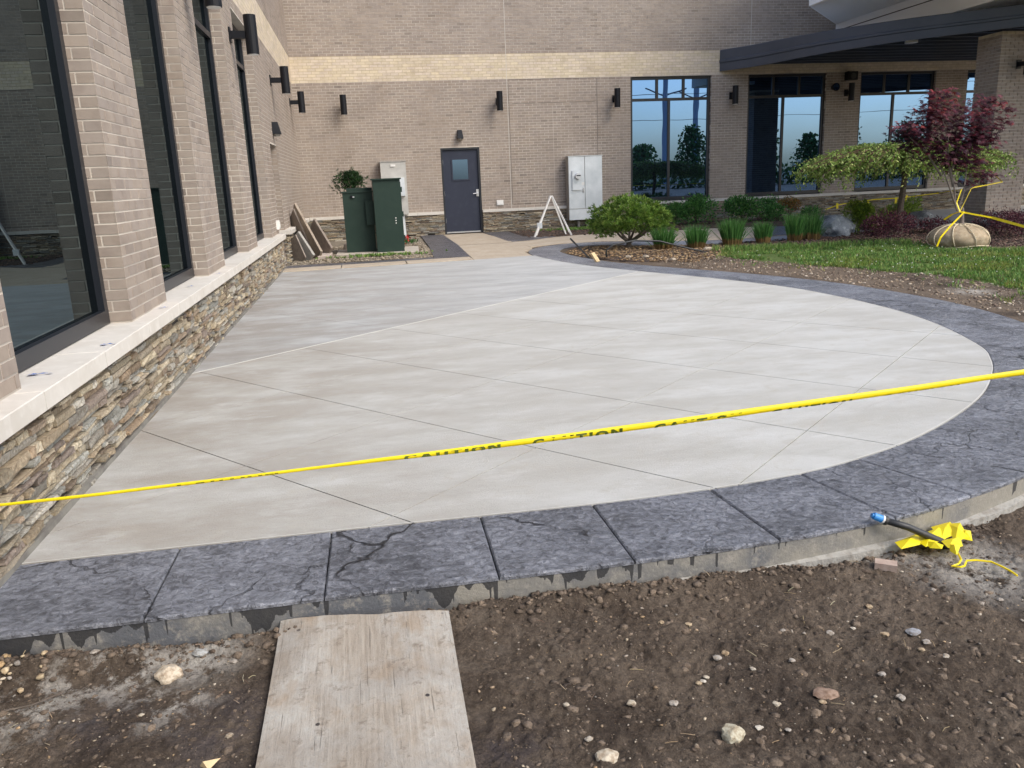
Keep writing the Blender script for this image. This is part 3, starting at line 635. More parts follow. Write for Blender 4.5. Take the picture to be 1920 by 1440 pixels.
# sills
def sills(a,b,step,mk):
    k=a
    while k<b-.05:
        e=min(k+step,b); 
        if b-e<.25: e=b
        mk(k+.003,e-.003); k=e
ys_=[1.6,1.78,2.70,3.60,4.45,5.35,6.25,7.18,8.1,9.03,9.95,10.9,11.8,12.75,13.7,14.98]
def sill_poly(y0,y1):
    mb=MB(); mb.prism([(-1.385,y0),(-1.385,y1),(-1.70,y1),(-1.70,y0)],.512,.594,.004); mb.build('sill_stone',M['sill'],bld)
for a,b in zip(ys_[:-1],ys_[1:]): sill_poly(a+.002,b-.002)
for a,b in ((16.15,17.1),(17.1,18.05),(18.05,19.),(19.,20.),(20.,21.0),(21.0,21.7)): sill_poly(a+.002,b-.002)
def sillB(a,b): MB().box((a,DY-.085,.528),(b,DY+.16,.598)).build('sill_stone',M['sill'],bld)
sills(LX+.12,DOOR[0]-.005,.92,sillB); sills(DOOR[1]+.005,22,.95,sillB)
# windows
def win(parent,org,ud,nd,w_,z0,z1,trans,mull,fw,gm,trm=None):
    org,ud,nd=Vector(org),Vector(ud),Vector(nd)
    def bx(mb,a,b,c,d,t0,t1):
        ps=[org+ud*x+nd*t+Vector((0,0,z)) for t in (t0,t1) for x,z in ((a,c),(b,c),(b,d),(a,d))]
        mb.add(ps,[(0,1,2,3),(7,6,5,4),(0,4,5,1),(1,5,6,2),(2,6,7,3),(3,7,4,0)])
    mb=MB(); bx(mb,0,w_,z0,z0+fw*1.3,0,.06); bx(mb,0,w_,z1-fw,z1,0,.06); bx(mb,0,fw,z0+fw*1.3,z1-fw,0,.059); bx(mb,w_-fw,w_,z0+fw*1.3,z1-fw,0,.059)
    fr=mb.build('window',M['frame'],parent); rows=[(z0+fw*1.3,trans-fw/2),(trans+fw/2,z1-fw)]
    m2=MB(); bx(m2,fw,w_-fw,trans-fw/2,trans+fw/2,0,.055); m2.build('transom',M['frame'],fr)
    for (c,d),ms in zip(rows,(mull,trm or mull)):
        edges=[fw]+[x for m_ in ms for x in (m_-fw/2,m_+fw/2)]+[w_-fw]
        for a,b in zip(edges[0::2],edges[1::2]):
            g=MB(); g.add([org+ud*x+nd*.02+Vector((0,0,z)) for x,z in ((a-.01,c-.01),(b+.01,c-.01),(b+.01,d+.01),(a-.01,d+.01))],[(0,1,2,3)]); g.build('pane',gm,fr)
        for m_ in ms: m3=MB(); bx(m3,m_-fw/2,m_+fw/2,c,d,.001,.05); m3.build('mullion',M['frame'],fr)
for k,(a,b) in enumerate(WINB):
    win(bld,(a+.002,DY+.13,0),(1,0,0),(0,-1,0),b-a-.004,.62,3.835,3.26,[(b-a)*(.47 if k else .485)],.07,M['glass'],[(b-a)*.335,(b-a)*.665])
for a,b in WINL:
    win(bld,(LX-.19,b-.002,0),(0,-1,0),(1,0,0),b-a-.004,.600,WLT-.003,3.18,[],.065,M['glass_left'])
# door in back wall
x0,x1=DOOR; dr=MB(); dr.box((x0+.05,DY+.06,.02),(x1-.05,DY+.10,DOORZ-.055)); dob=dr.build('door',M['door'],bld); tag(dob)
mb=MB(); mb.box((x0+.001,DY+.01,-.0),(x0+.05,DY+.12,DOORZ)); mb.box((x1-.05,DY+.01,0),(x1-.001,DY+.12,DOORZ)); mb.box((x0+.05,DY+.011,DOORZ-.05),(x1-.05,DY+.119,DOORZ-.001)); mb.build('door_frame',M['frame'],bld)
cx=(x0+x1)/2-.01; wz0,wz1=1.40,1.90
g=MB().box((cx-.20,DY+.052,wz0),(cx+.20,DY+.0595,wz1)); g.build('vision_pane',M['glass'],dob)
f=MB()
for a,b in (((cx-.235,0,wz0-.035),(cx+.235,0,wz0)),((cx-.235,0,wz1),(cx+.235,0,wz1+.035)),((cx-.235,0,wz0),(cx-.2,0,wz1)),((cx+.2,0,wz0),(cx+.235,0,wz1))): f.box((a[0],DY+.046,a[2]),(b[0],DY+.0598,b[2]))
f.build('vision_frame',M['door'],dob)
MB().box((x0+.052,DY+.045,.022),(x1-.052,DY+.0597,.055)).build('door_sweep',M['alu'],dob)
h=MB(); h.box((x1-.13,DY+.04,.95),(x1-.065,DY+.0599,1.13)); h.tube([(x1-.10,DY+.04,1.03),(x1-.10,DY-.0,1.03)],.03,10); h.tube([(x1-.10,DY+.0,1.03),(x1-.22,DY-.0,1.02)],.013,8); h.build('handle',M['alu'],dob)
for z in (.35,1.05,1.85): MB().box((x0+.035,DY+.035,z-.06),(x0+.055,DY+.0595,z+.06)).build('hinge',M['alu'],dob)
# recessed side door
MB().box((LX-.75,15.12,0),(LX-.70,16.18,2.12)).build('side_door',M['door'],bld)
# sealant joints
for x,z0,z1 in ((3.891,.6,TOPZ),(10.574,4.3,TOPZ)): MB().box((x-.006,DY-.001,z0),(x+.006,DY+.004,z1)).build('sealant_joint',M['sill'],bld)
pj=MB()  # flush dark strips on the panel joints, shadow lines put into their colour
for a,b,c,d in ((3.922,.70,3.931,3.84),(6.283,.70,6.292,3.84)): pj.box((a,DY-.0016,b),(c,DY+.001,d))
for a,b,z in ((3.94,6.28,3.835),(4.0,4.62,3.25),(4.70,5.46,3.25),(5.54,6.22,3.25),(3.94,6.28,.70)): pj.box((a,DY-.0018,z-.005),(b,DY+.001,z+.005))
pj.build('panel_shadow_joint',mat('painted_panel_shadow',(.13,.105,.085),rough=.9),bld)
# white roof overhang
ov=MB(); zo=5.08
fp=[(10.88,19.42),(13.02,21.8-.0),(22,21.79),(22,12),(10.88,12)]
ov.prism(fp,zo,8.2); o=ov.build('white_overhang',M['white'],bld)
MB().prism([(10.93,19.38),(13.0,21.7),(13.0,12.1),(10.93,12.1)],zo-.012,zo-.002).build('soffit_panel',M['soffit'],bld)
MB().box((13.02,12,4.50),(21.9,21.78,zo-.003)).build('white_wall_panel',M['white'],bld)
MB().box((13.012,12.0,4.885),(13.019,21.7,4.905)).build('panel_joint',M['joint'],bld)
# canopy
cp=catmull([(9.70,21.79),(10.22,21.0),(10.5,20.25),(10.71,19.43),(10.98,18.7),(11.29,18.08),(11.58,17.55),(11.9,17.07),(12.18,16.74),(12.53,16.39),(12.88,16.04),(13.32,15.55),(14.0,15.05),(15.2,14.6),(17,14.4),(19,14.7),(21,15.4)],.12)
cn=thing('entrance_canopy','curved charcoal steel canopy over the entrance windows','canopy',(14,18,4)); 
fa=MB()
prof=[(0,3.93),(.0,4.13),(-.02,4.15),(-.02,4.20),(0,4.22),(0,4.45),(.03,4.47),(.05,4.47),(.05,3.93)]
ring=[]
for i,p in enumerate(cp):
    d=(cp[min(i+1,len(cp)-1)]-cp[max(i-1,0)]).normalized(); nn=Vector((-d.y,d.x))*1
    ht=float(np.interp(p.y,[15.4,17.,18.,19.4,20.4],[4.355,4.38,4.40,4.44,4.47])); ring.append([(*(p+nn*a),3.93+(z-3.93)*(ht-3.93)/.54) for a,z in prof])
n=len(prof); vs=[v for r in ring for v in r]; fs=[]
for i in range(len(ring)-1):
    for k in range(n): fs.append((i*n+k,(i+1)*n+k,(i+1)*n+(k+1)%n,i*n+(k+1)%n))
fs.append(tuple(range(n))); fa.add(vs,fs); fa.build('fascia',M['canopy'],cn)
poly=[tuple(p+Vector((.10,.04))) for p in cp]+[(21,21.77)]
MB().prism(poly,4.25,4.30).build('roof_deck',M['canopy'],cn); MB().prism(poly,4.302,4.31).build('bounce_sheet',M['white'],cn)  # unseen white sheet added on the deck to bounce light up to the overhang
def xin(y):
    for a,b in zip(cp[:-1],cp[1:]):
        if min(a.y,b.y)<=y<=max(a.y,b.y) and a.x<17: return a.x+(b.x-a.x)*(y-a.y)/(b.y-a.y+1e-9)
    return 13
for k in range(13):
    y=21.4-k*.5; x=xin(y)+.13
    MB().box((x,y-.03,4.04),(20.9,y+.03,4.249)).build('beam',M['canopy'],cn)
dl=MB(); dl.tube([(12.6,17.9,4.08),(12.6,17.9,4.0)],.14,16); q_=dl.build('downlight',M['lens'],cn)
# ---------------------------------------------------------------- wall lights
def sconce(loc,rz,label):
    r=thing('wall_sconce',label,'wall light',(0,0,0),'black cylinder wall lights')
    MB().box((-.055,0,-.09),(.055,.02,.09)).build('back_plate',M['fixture'],r)
    MB().box((-.035,.02,-.045),(.035,.21,.045)).build('arm',M['fixture'],r)
    m=MB(); m.tube([(0,.27,-.235),(0,.27,.235)],.078,20); m.build('housing',M['fixture'],r,smooth=False)
    m=MB(); m.tube([(0,.27,-.243),(0,.27,-.236)],.066,20); m.build('lens',M['lens'],r)
    r.location=loc; r.rotation_euler=(0,0,rz); return r
s0=sconce((LX,5.91,3.30),-math.pi/2,'black cylinder wall light on the nearest left brick pier')
lb=[((LX,8.63,3.29),-math.pi/2,'largest black cylinder wall light in view, cut by the top edge on the left wall'),
((LX,11.55,3.29),-math.pi/2,'black cylinder wall light beside the last tall left window'),
((LX,16.37,3.30),-math.pi/2,'black cylinder wall light on plain left brick above the recessed door'),
((LX,20.6,3.30),-math.pi/2,'black cylinder wall light on the left wall nearest the inner corner')]
for x,t in ((-.28,'black cylinder wall light on the back wall nearest the inner corner'),(3.64,'black cylinder wall light up and right of the navy door'),(6.76,'black cylinder wall light above the grey meter cabinet'),(10.05,'black cylinder wall light on the pier between the first two back windows'),(13.45,'black cylinder wall light on the shaded pier under the canopy')):
    lb.append(((x,DY,3.30),math.pi,t))
lb.append(((13.80,16.0,3.27),math.pi,'black cylinder wall light on the big entrance column at the right edge'))
for l_,r_,t in lb: dup(s0,l_,r_,t,'black cylinder wall lights')
def packlight(loc,rz,label):
    r=thing('door_light',label,'wall light',(0,0,0))
    m=MB(); m.add([(-.06,0,.13),(.06,0,.13),(.09,0,-.08),(-.09,0,-.08),(-.05,.10,.13),(.05,.10,.13),(.08,.15,-.08),(-.08,.15,-.08)],[(0,1,2,3),(7,6,5,4),(0,4,5,1),(1,5,6,2),(2,6,7,3),(3,7,4,0)]); m.build('housing',M['fixture'],r)
    MB().tube([(0,.07,-.081),(0,.07,-.12)],[.07,.05],12).build('lens',mat('grey_lens',(.25,.24,.22),rough=.3),r)
    r.location=loc; r.rotation_euler=(0,0,rz); return r
packlight((2.60,DY,2.50),math.pi,'small black light with grey lens above the navy door')
packlight((LX,15.85,2.40),-math.pi/2,'small black light on the left wall above the recessed door')
r=thing('flood_light','round black flood light on the shaded pier under the canopy','flood light',(13.05,DY,3.45)); MB().tube([(13.05,DY,3.45),(13.05,DY-.16,3.45)],[.06,.11],14).build('housing',M['fixture'],r); MB().tube([(13.05,DY-.161,3.45),(13.05,DY-.165,3.45)],.09,14).build('lens',M['glass'],r)
r=thing('speaker','dark box speaker under the canopy above the pier light','speaker',(13.5,DY,3.72)); MB().box((13.38,DY-.2,3.62),(13.66,DY,3.84)).build('cabinet',M['fixture'],r); MB().tube([(13.52,DY-.2,3.72),(13.52,DY-.215,3.72)],.08,12).build('cone',M['rubber'],r)
def outlet(loc,ax,label):
    r=thing('outlet_cover',label,'electrical outlet',loc); x,y,z=loc
    if ax=='y': MB().box((x-.09,y-.035,z-.065),(x+.09,y-.002,z+.065)).build('cover',M['vinyl'],r); MB().box((x-.07,y-.042,z-.045),(x+.07,y-.0355,z+.045)).build('lid',M['vinyl'],r)
    else: MB().box((x+.002,y-.08,z-.075),(x+.05,y+.08,z+.075)).build('cover',M['vinyl'],r); MB().box((x+.0505,y-.05,z-.05),(x+.06,y+.05,z+.05)).build('lid',M['vinyl'],r)
outlet((3.58,DY,.76),'y','white weatherproof outlet cover on brick right of the navy door')
outlet((LX,14.75,.76),'x','white weatherproof outlet cover on the left wall by the recessed door')
# ---------------------------------------------------------------- meter cabinet, panel box, transformer
mc=thing('meter_cabinet','large grey steel electric meter cabinet mounted on the back wall','cabinet',(6,21.5,.2))
X0,X1,Z_0,Z_1=5.38,6.30,.22,1.86; yf=DY-.36
MB().box((X0,yf+.03,Z_0),(X1,DY-.05,Z_1)).build('body',M['galvside'],mc)
for a,b,nm in ((X0,X0+.44,'left'),(X0+.445,X1,'right')):
    MB().box((a+.006,yf,Z_0+.30),(b-.004,yf+.028,Z_1-.01)).build('cabinet_door',M['galv'],mc)
MB().box((X0+.006,yf+.004,Z_0+.005),(X1-.004,yf+.029,Z_0+.285)).build('lower_panel',M['galv'],mc)
MB().box((X0-.01,yf-.01,Z_1),(X1+.01,DY-.05,Z_1+.015)).build('rain_hood',M['galv'],mc)
m_=MB().box((X0+.09,yf-.05,1.0),(X0+.34,yf-.001,1.50)).build('meter_box',M['galv'],mc)
MB().tube([(X0+.235,yf-.051,1.36),(X0+.235,yf-.14,1.36)],[.085,.075],16).build('meter_dial',mat('meter_glass',(.6,.62,.62),rough=.15),m_)
MB().box((X0+.18,yf-.145,1.36),(X0+.29,yf-.1405,1.385)).build('meter_display',M['fixture'],m_)
MB().tube([(X0+.39,yf-.03,1.05),(X0+.39,yf-.03,.92)],.014,8).build('handle',M['alu'],mc)
MB().box((X0+.35,yf-.006,1.12),(X0+.43,yf-.0005,1.2)).build('notice_plate',M['vinyl'],mc)
for x in (5.68,5.93): MB().tube([(x,yf+.2,-.1),(x,yf+.2,Z_0)],.04,10).build('conduit',M['galvside'],mc)
mc2=thing('utility_box','tall weathered steel utility box on the wall behind the transformer','utility box',(.77,21.5,.6))
MB().box((.50,DY-.30,.58),(1.14,DY-.04,1.90)).build('body',mat('dull_steel',(.42,.41,.38),rough=.45,metal=.3,n1=(4,(.52,.51,.48),.4,.7)),mc2)
MB().box((.485,DY-.32,1.90),(1.155,DY-.04,1.925)).build('hood',M['galvside'],mc2)
MB().box((.76,DY-.325,1.78),(.88,DY-.3005,1.83)).build('label_plate',M['vinyl'],mc2)
m_=MB().box((.80,DY-.40,1.05),(1.08,DY-.3005,1.50)).build('switch_box',M['galv'],mc2)
MB().tube([(.99,DY-.16,.58),(1.0,DY-.16,-.1)],.05,10).build('conduit',M['galv'],mc2)
tf=thing('transformer','dark green padmount transformer with a taller cabinet on its right','transformer',(.2,17.3,0))
MB().prism([(-.62,16.78),(1.02,16.45),(1.1,17.9),(-.6,17.95)],-.12,.035,.01).build('concrete_pad',mat('pad_concrete',(.36,.32,.27),rough=.95,n1=(8,(.45,.41,.35),.4,.7)),tf)
MB().box((-.40,17.05,.037),(.20,17.75,1.22)).build('body',M['green'],tf)
MB().box((-.42,17.03,1.22),(.22,17.77,1.245)).build('lid',M['green'],tf)
MB().box((-.32,17.3,1.245),(.2,17.7,1.31)).build('rear_cover',M['green'],tf)
MB().box((.04,16.965,.57),(.205,17.049,1.05)).build('door_flange',M['green'],tf)
MB().box((.21,16.72,.037),(.75,17.62,1.45)).build('tall_cabinet',M['green'],tf)
MB().box((.18,16.68,1.45),(.775,17.64,1.475)).build('cabinet_roof',M['green'],tf)
MB().box((.7505,16.76,.1),(.76,17.58,1.40)).build('side_door',M['green'],tf)
for z in (.3,.77,1.25): MB().box((.7605,16.78,z-.05),(.785,16.83,z+.05)).build('hinge',M['green'],tf)
MB().box((-.24,17.02,1.12),(-.2,17.0495,1.17)).build('latch',M['fixture'],tf); MB().box((-.2,17.015,1.125),(-.165,17.0495,1.15)).build('padlock',M['alu'],tf)
for z in (.60,.65,.70): MB().tube([(.62,16.7195,z),(.62,16.712,z)],.012,8).build('bolt',M['vinyl'],tf)
m=MB()
for k in range(9): m.box((.222,16.713,.2+k*.14),(.232,16.7195,.212+k*.14))
for k in range(9): m.box((.728,16.713,.2+k*.14),(.738,16.7195,.212+k*.14))
m.build('rivets',M['green'],tf)
# ---------------------------------------------------------------- leaning slabs
def leaning(name,label,p,q_,w_,t,m,up=(0,0,1),grp=None,sh=None):
    o=MB().bar(p,q_,w_,t,up=up).build(name,m); tag(o,label,'slab',grp); o.modifiers.new('bev','BEVEL').width=.006; return o
leaning('plank','long weathered plank leaning in the corner, topmost of the pile',(-.93,16.55,-.02),(-1.42,17.6,.90),.05,.42,M['wood'],grp='slabs and planks leaning in the corner')
leaning('plank','tan plank with red edge behind the longest leaning plank',(-1.12,16.9,-.02),(-1.46,17.55,.84),.04,.36,M['slab'],grp='slabs and planks leaning in the corner')
leaning('stone_slab','short grey stone slab leaning against the ledgestone end, front of the pile',(-1.12,16.25,-.03),(-1.38,16.5,.42),.06,.42,mat('grey_flag',(.26,.25,.23),rough=.9,n1=(12,(.36,.34,.3),.4,.7),bump=(40,.004)),grp='slabs and planks leaning in the corner')
leaning('stone_slab','thin dark slab leaning just left of the short grey slab',(-1.28,16.25,-.03),(-1.44,16.42,.40),.03,.40,M['slab'],grp='slabs and planks leaning in the corner')
leaning('stone_slab','brown slab leaning upright behind the planks, nearest the transformer',(-.78,17.1,-.02),(-1.1,17.6,.56),.05,.5,M['slab'],grp='slabs and planks leaning in the corner')
o=MB().prism([tuple(G(u,v)[:2]) for u,v in ((587,477),(612,470),(624,478),(618,484),(596,485))],-.02,.05,.01).build('flat_slab',mat('pinkish_slab',(.45,.38,.33),rough=.9,n1=(9,(.38,.33,.29),.4,.7))); tag(o,'pale pinkish slab lying flat in front of the leaning pile','slab')
o=MB().prism([(-.3,19.2),(.4,18.9),(.3,18.5),(-.5,18.6)],-.0,.12,.02).build('flat_slab',M['slab']); tag(o,'brown slab lying low behind the transformer pad','slab')
# ---------------------------------------------------------------- A-frame barricade
af=thing('barricade','folding white A-frame barricade with red stripes standing by the meter cabinet','barricade',(4.45,19.3,0))
ap=Vector((4.44,19.5,.93))
for dx,dy,e in ((-.50,-.35,0),(-.40,-.05,0),(.42,-.30,1),(.36,.0,1)):
    b_=Vector((4.44+dx,19.5+dy,-.01)); MB().bar(ap+Vector((dx*.03,dy*.2,0)),b_,.035,.035).build('leg',M['vinyl'],af)
for t,wd in ((.08,1),(.18,1),(.28,1)):
    a=ap.lerp(Vector((3.94,19.15,0)),t); b_=ap.lerp(Vector((3.94,19.15,0)),t+.06); MB().bar(a+Vector((0,-.025,0)),b_+Vector((0,-.025,0)),.045,.02).build('stripe',M['red'],af)
a=ap.lerp(Vector((3.94,19.15,0)),.72); MB().box((a.x-.05,a.y-.04,a.z-.07),(a.x+.07,a.y+.02,a.z+.06)).build('warning_lamp_mount',M['galv'],af)
a=ap.lerp(Vector((4.86,19.2,0)),.82); MB().bar(a+Vector((-.06,-.03,.08)),a+Vector((.02,-.03,-.1)),.05,.02).build('board',M['vinyl'],af)
a=ap.lerp(Vector((4.86,19.2,0)),.35); MB().bar(a+Vector((-.05,-.03,.12)),a+Vector((.05,-.03,-.12)),.05,.02).build('board',M['vinyl'],af)
# ---------------------------------------------------------------- vegetation
def rv(): 
    while True:
        v=Vector((random.uniform(-1,1),random.uniform(-1,1),random.uniform(-1,1)))
        if .05<v.length<1: return v.normalized()
def jit(c,a=.25):
    k=random.uniform(1-a,1+a); return tuple(x*k*random.uniform(.93,1.07) for x in c)
def leafq(mb,p,d,up,l,w_,c):
    d=d.normalized(); s=d.cross(up)
    if s.length<.01: s=d.orthogonal()
    s.normalize(); mb.add([p,p+d*l*.5+s*w_/2,p+d*l,p+d*l*.5-s*w_/2],[(0,1,2),(0,2,3)],c)
def star(mb,p,nrm_,r,c):
    a=nrm_.orthogonal().normalized(); b=nrm_.cross(a)
    a0=random.uniform(0,6.28)
    for k in range(5):
        t=a0+(k-2)*.62; dd=a*math.cos(t)+b*math.sin(t)-nrm_*.25; ss=(a*-math.sin(t)+b*math.cos(t)); L_=r*(1-.18*abs(k-2))
        mb.add([p,p+dd*L_*.45+ss*L_*.13,p+dd*L_,p+dd*L_*.45-ss*L_*.13],[(0,1,2,3)],c)
def blob_shrub(name,label,cat,c,rx,ry,rz,n,l,cols,grp=None,needle=False,lumps=7,stem=True,z0=None):
    c=Vector(c); r=thing(name,label,cat,(c.x,c.y,0),grp); mb=MB()
    lp=[(c,1.0)]; 
    for k in range(lumps):
        v=rv(); v.z=abs(v.z)*.8; lp.append((c+Vector((v.x*rx*.55,v.y*ry*.55,v.z*rz*.55)),random.uniform(.42,.6)))
    for k in range(n):
        o_,s=random.choice(lp); v=rv(); q_=random.uniform(.72,1.05)
        if random.random()<.25: q_*=random.uniform(.4,.9)
        p=o_+Vector((v.x*rx*s*q_,v.y*ry*s*q_,v.z*rz*s*q_))
        if p.z<.01: continue
        col=jit(random.choice(cols),.35); d=(v+rv()*.7+Vector((0,0,.35))).normalized()
        if needle:
            for j in range(6): leafq(mb,p,(d+rv()*.75).normalized(),rv(),l*random.uniform(.7,1.1),l*.16,col)
        else: leafq(mb,p,d,rv(),l*random.uniform(.7,1.2),l*.5,col)
    mb.build('foliage',M['leaf'],r)
    if stem:
        m=MB()
        for k in range(5):
            v=rv(); m.tube([(c.x+v.x*.03,c.y+v.y*.03,-.05),(c.x+v.x*rx*.3,c.y+v.y*ry*.3,c.z*.6),(c.x+v.x*rx*.6,c.y+v.y*ry*.6,c.z)],[.018,.012,.005],5)
        m.build('stems',M['bark'],r)
    return r
# umbrella-shaped pine bush
r=thing('pine_bush','broad flat-topped green pine bush on a short forked trunk at the bed tip','bush',(5.02,15.2,0)); mb=MB()
for k in range(1900):
    v=rv(); v.z=abs(v.z)*(1 if random.random()<.85 else -.35); q_=(random.uniform(.82,1.03) if random.random()<.8 else random.uniform(.5,.85))*(1+.30*mnoise.noise(v*2.6)+.12*mnoise.noise(v*6))
    p=Vector((5.03+v.x*.78*q_,15.2+v.y*.70*q_,.36+v.z*.54*q_+.05*math.sin(v.x*7+v.y*5)))
    if v.z<.05 and abs(p.x-5.0)<.35: p.z+=.12
    col=jit(random.choice([(.12,.22,.03),(.16,.27,.045),(.075,.15,.024),(.21,.31,.06)]),.3); d=(v+Vector((0,0,.6))).normalized()
    for j in range(10): leafq(mb,p,(d+rv()*.8).normalized(),rv(),random.uniform(.055,.09),.013,col)
mb.build('needles',M['leaf'],r); m=MB(); m.tube([(5.0,15.25,-.06),(5.0,15.25,.06),(5.02,15.24,.2)],[.065,.05,.035],8)
for e in ((4.6,15.1,.42),(5.5,15.1,.42),(5.1,15.5,.45),(4.75,15.4,.5),(5.3,14.9,.45),(5.65,15.3,.5),(5.0,14.8,.5)): m.tube([(5.0,15.24,.08),tuple(Vector((5.0,15.24,.1)).lerp(Vector(e),.5)+Vector((0,0,-.04))),e],[.03,.022,.01],6)
m.build('trunk',M['bark'],r)
GR=[(.07,.20,.045),(.09,.25,.06),(.045,.13,.035),(.13,.29,.07)]
blob_shrub('spruce_shrub','low dark green shrub behind the pine bush under the first window','shrub',(7.9,20.6,.27),.44,.4,.36,1500,.07,GR)
blob_shrub('spruce_shrub','tallest round green shrub under the right half of the first window','shrub',(8.62,20.5,.34),.56,.45,.45,2400,.07,GR)
blob_shrub('spruce_shrub','wide round green shrub in front of the first window pier','shrub',(9.8,20.4,.30),.58,.48,.42,2400,.07,GR)
blob_shrub('spruce_shrub','small green shrub left of the orange leafed one','shrub',(10.68,20.3,.18),.42,.4,.30,1300,.06,GR)
blob_shrub('spruce_shrub','small green shrub against the ledgestone above the small front one','shrub',(11.0,21.2,.38),.28,.25,.25,600,.06,GR)
blob_shrub('spirea_shrub','orange leafed shrub against the ledgestone base','shrub',(11.35,20.8,.36),.32,.3,.26,900,.055,[(.30,.13,.03),(.35,.19,.05),(.22,.12,.03),(.12,.14,.03)])
blob_shrub('spruce_shrub','low green shrub hidden behind the tall double grass clump','shrub',(11.6,20.,.12),.4,.3,.24,700,.06,GR)
BR=[(.075,.022,.038),(.10,.028,.046),(.05,.018,.028),(.14,.05,.06)]
blob_shrub('barberry','dark purple barberry shrub beside the burlap root ball on its left','shrub',(9.42,13.6,.22),.50,.42,.36,3600,.038,BR)
blob_shrub('barberry','low dark purple barberry behind the burlap root ball','shrub',(11.0,14.6,.10),.5,.4,.22,1500,.038,BR)
blob_shrub('barberry','dark purple barberry in front of the big entrance column','shrub',(11.75,13.7,.18),.42,.4,.30,2400,.038,BR)
blob_shrub('barberry','dark purple barberry cut by the right edge of the photo','shrub',(11.55,12.9,.18),.5,.4,.32,2600,.038,BR)
JU=[(.18,.28,.03),(.25,.35,.045),(.11,.19,.03)]
blob_shrub('golden_juniper','upright yellow green juniper beside the blue grey boulder','shrub',(9.95,15.4,.30),.40,.35,.36,1200,.07,JU,needle=True)
r=thing('juniper_bush','leaning yellow green juniper wedge behind the umbrella tree trunk','shrub',(11.4,16.5,0)); mb=MB()
for k in range(1400):
    t=random.random(); p=Vector((10.75+t*1.25,16.5+random.uniform(-.3,.3),random.uniform(.0,.12+t*.52)))
    for j in range(5): leafq(mb,p,Vector((.8,0,.7))+rv()*.7,rv(),.09,.014,jit(random.choice(JU),.3))
mb.build('foliage',M['leaf'],r)
blob_shrub('pine_shrub','dark green dwarf pine rising behind the green transformer','shrub',(-.27,19.5,1.40),.42,.35,.34,900,.075,[(.018,.05,.015),(.03,.075,.02),(.012,.035,.012)],needle=True,stem=False)
o=[x for x in bpy.data.objects if x.name.startswith('pine_shrub')][0]; m=MB(); m.tube([(-.1,19.6,-.05),(-.15,19.55,.6),(-.27,19.5,1.4)],[.06,.045,.02],7)
for e in ((-.55,19.4,1.3),(.05,19.5,1.5),(-.3,19.3,1.55)): m.tube([(-.17,19.54,.9),e],[.03,.01],5)
m.build('trunk',M['bark'],o)
# ornamental grass clumps
def grassclump(x,y,w_,h,n,label):
    r=thing('ornamental_grass',label,'grass clump',(x,y,0),'upright green grass clumps along the path'); mb=MB()
    for k in range(n):
        a=random.uniform(0,6.28); q_=math.sqrt(random.random()); bx,by=x+math.cos(a)*q_*w_*.36,y+math.sin(a)*q_*w_*.36
        out=Vector((math.cos(a),math.sin(a),0))*q_*w_*random.uniform(.10,.42)+Vector((random.uniform(-.02,.02),random.uniform(-.02,.02),0)); hh=h*random.uniform(.65,1.05)
        if random.random()<.05: out*=3.2; hh*=.75
        pts=[Vector((bx,by,-.03)),Vector((bx,by,0))+out*.25+Vector((0,0,hh*.28)),Vector((bx,by,0))+out*.6+Vector((0,0,hh*.68)),Vector((bx,by,0))+out*1.25+Vector((0,0,hh))]
        s=rv(); s.z=0; s=s.normalized(); g=jit(random.choice([(.07,.19,.045),(.10,.24,.06),(.045,.14,.03)]),.3); tan=jit((.26,.17,.07),.3); ws=(.006,.0065,.005,.0005)
        vs=[p+s*q2*e for p,e in zip(pts,ws) for q2 in (-1,1)]; mb.add(vs,[(0,1,3,2)],tan); mb.add(vs,[(2,3,5,4),(4,5,7,6)],g)
    mb.build('blades',M['leaf'],r)
grassclump(5.42,14.5,.42,.40,420,'dark green grass clump beside the pine bush, leftmost of the row')
grassclump(6.0,14.35,.40,.42,420,'green grass clump with splayed blades, second in the row from the pine bush')
grassclump(6.76,14.45,.44,.50,520,'fullest green grass clump in the middle of the row')
grassclump(7.45,14.6,.34,.40,380,'narrow green grass clump between the fullest and the double one')
grassclump(8.1,14.6,.34,.52,380,'left half of the tall double grass clump')
grassclump(8.5,14.7,.40,.52,420,'right half of the tall double grass clump by the blue grey boulder')
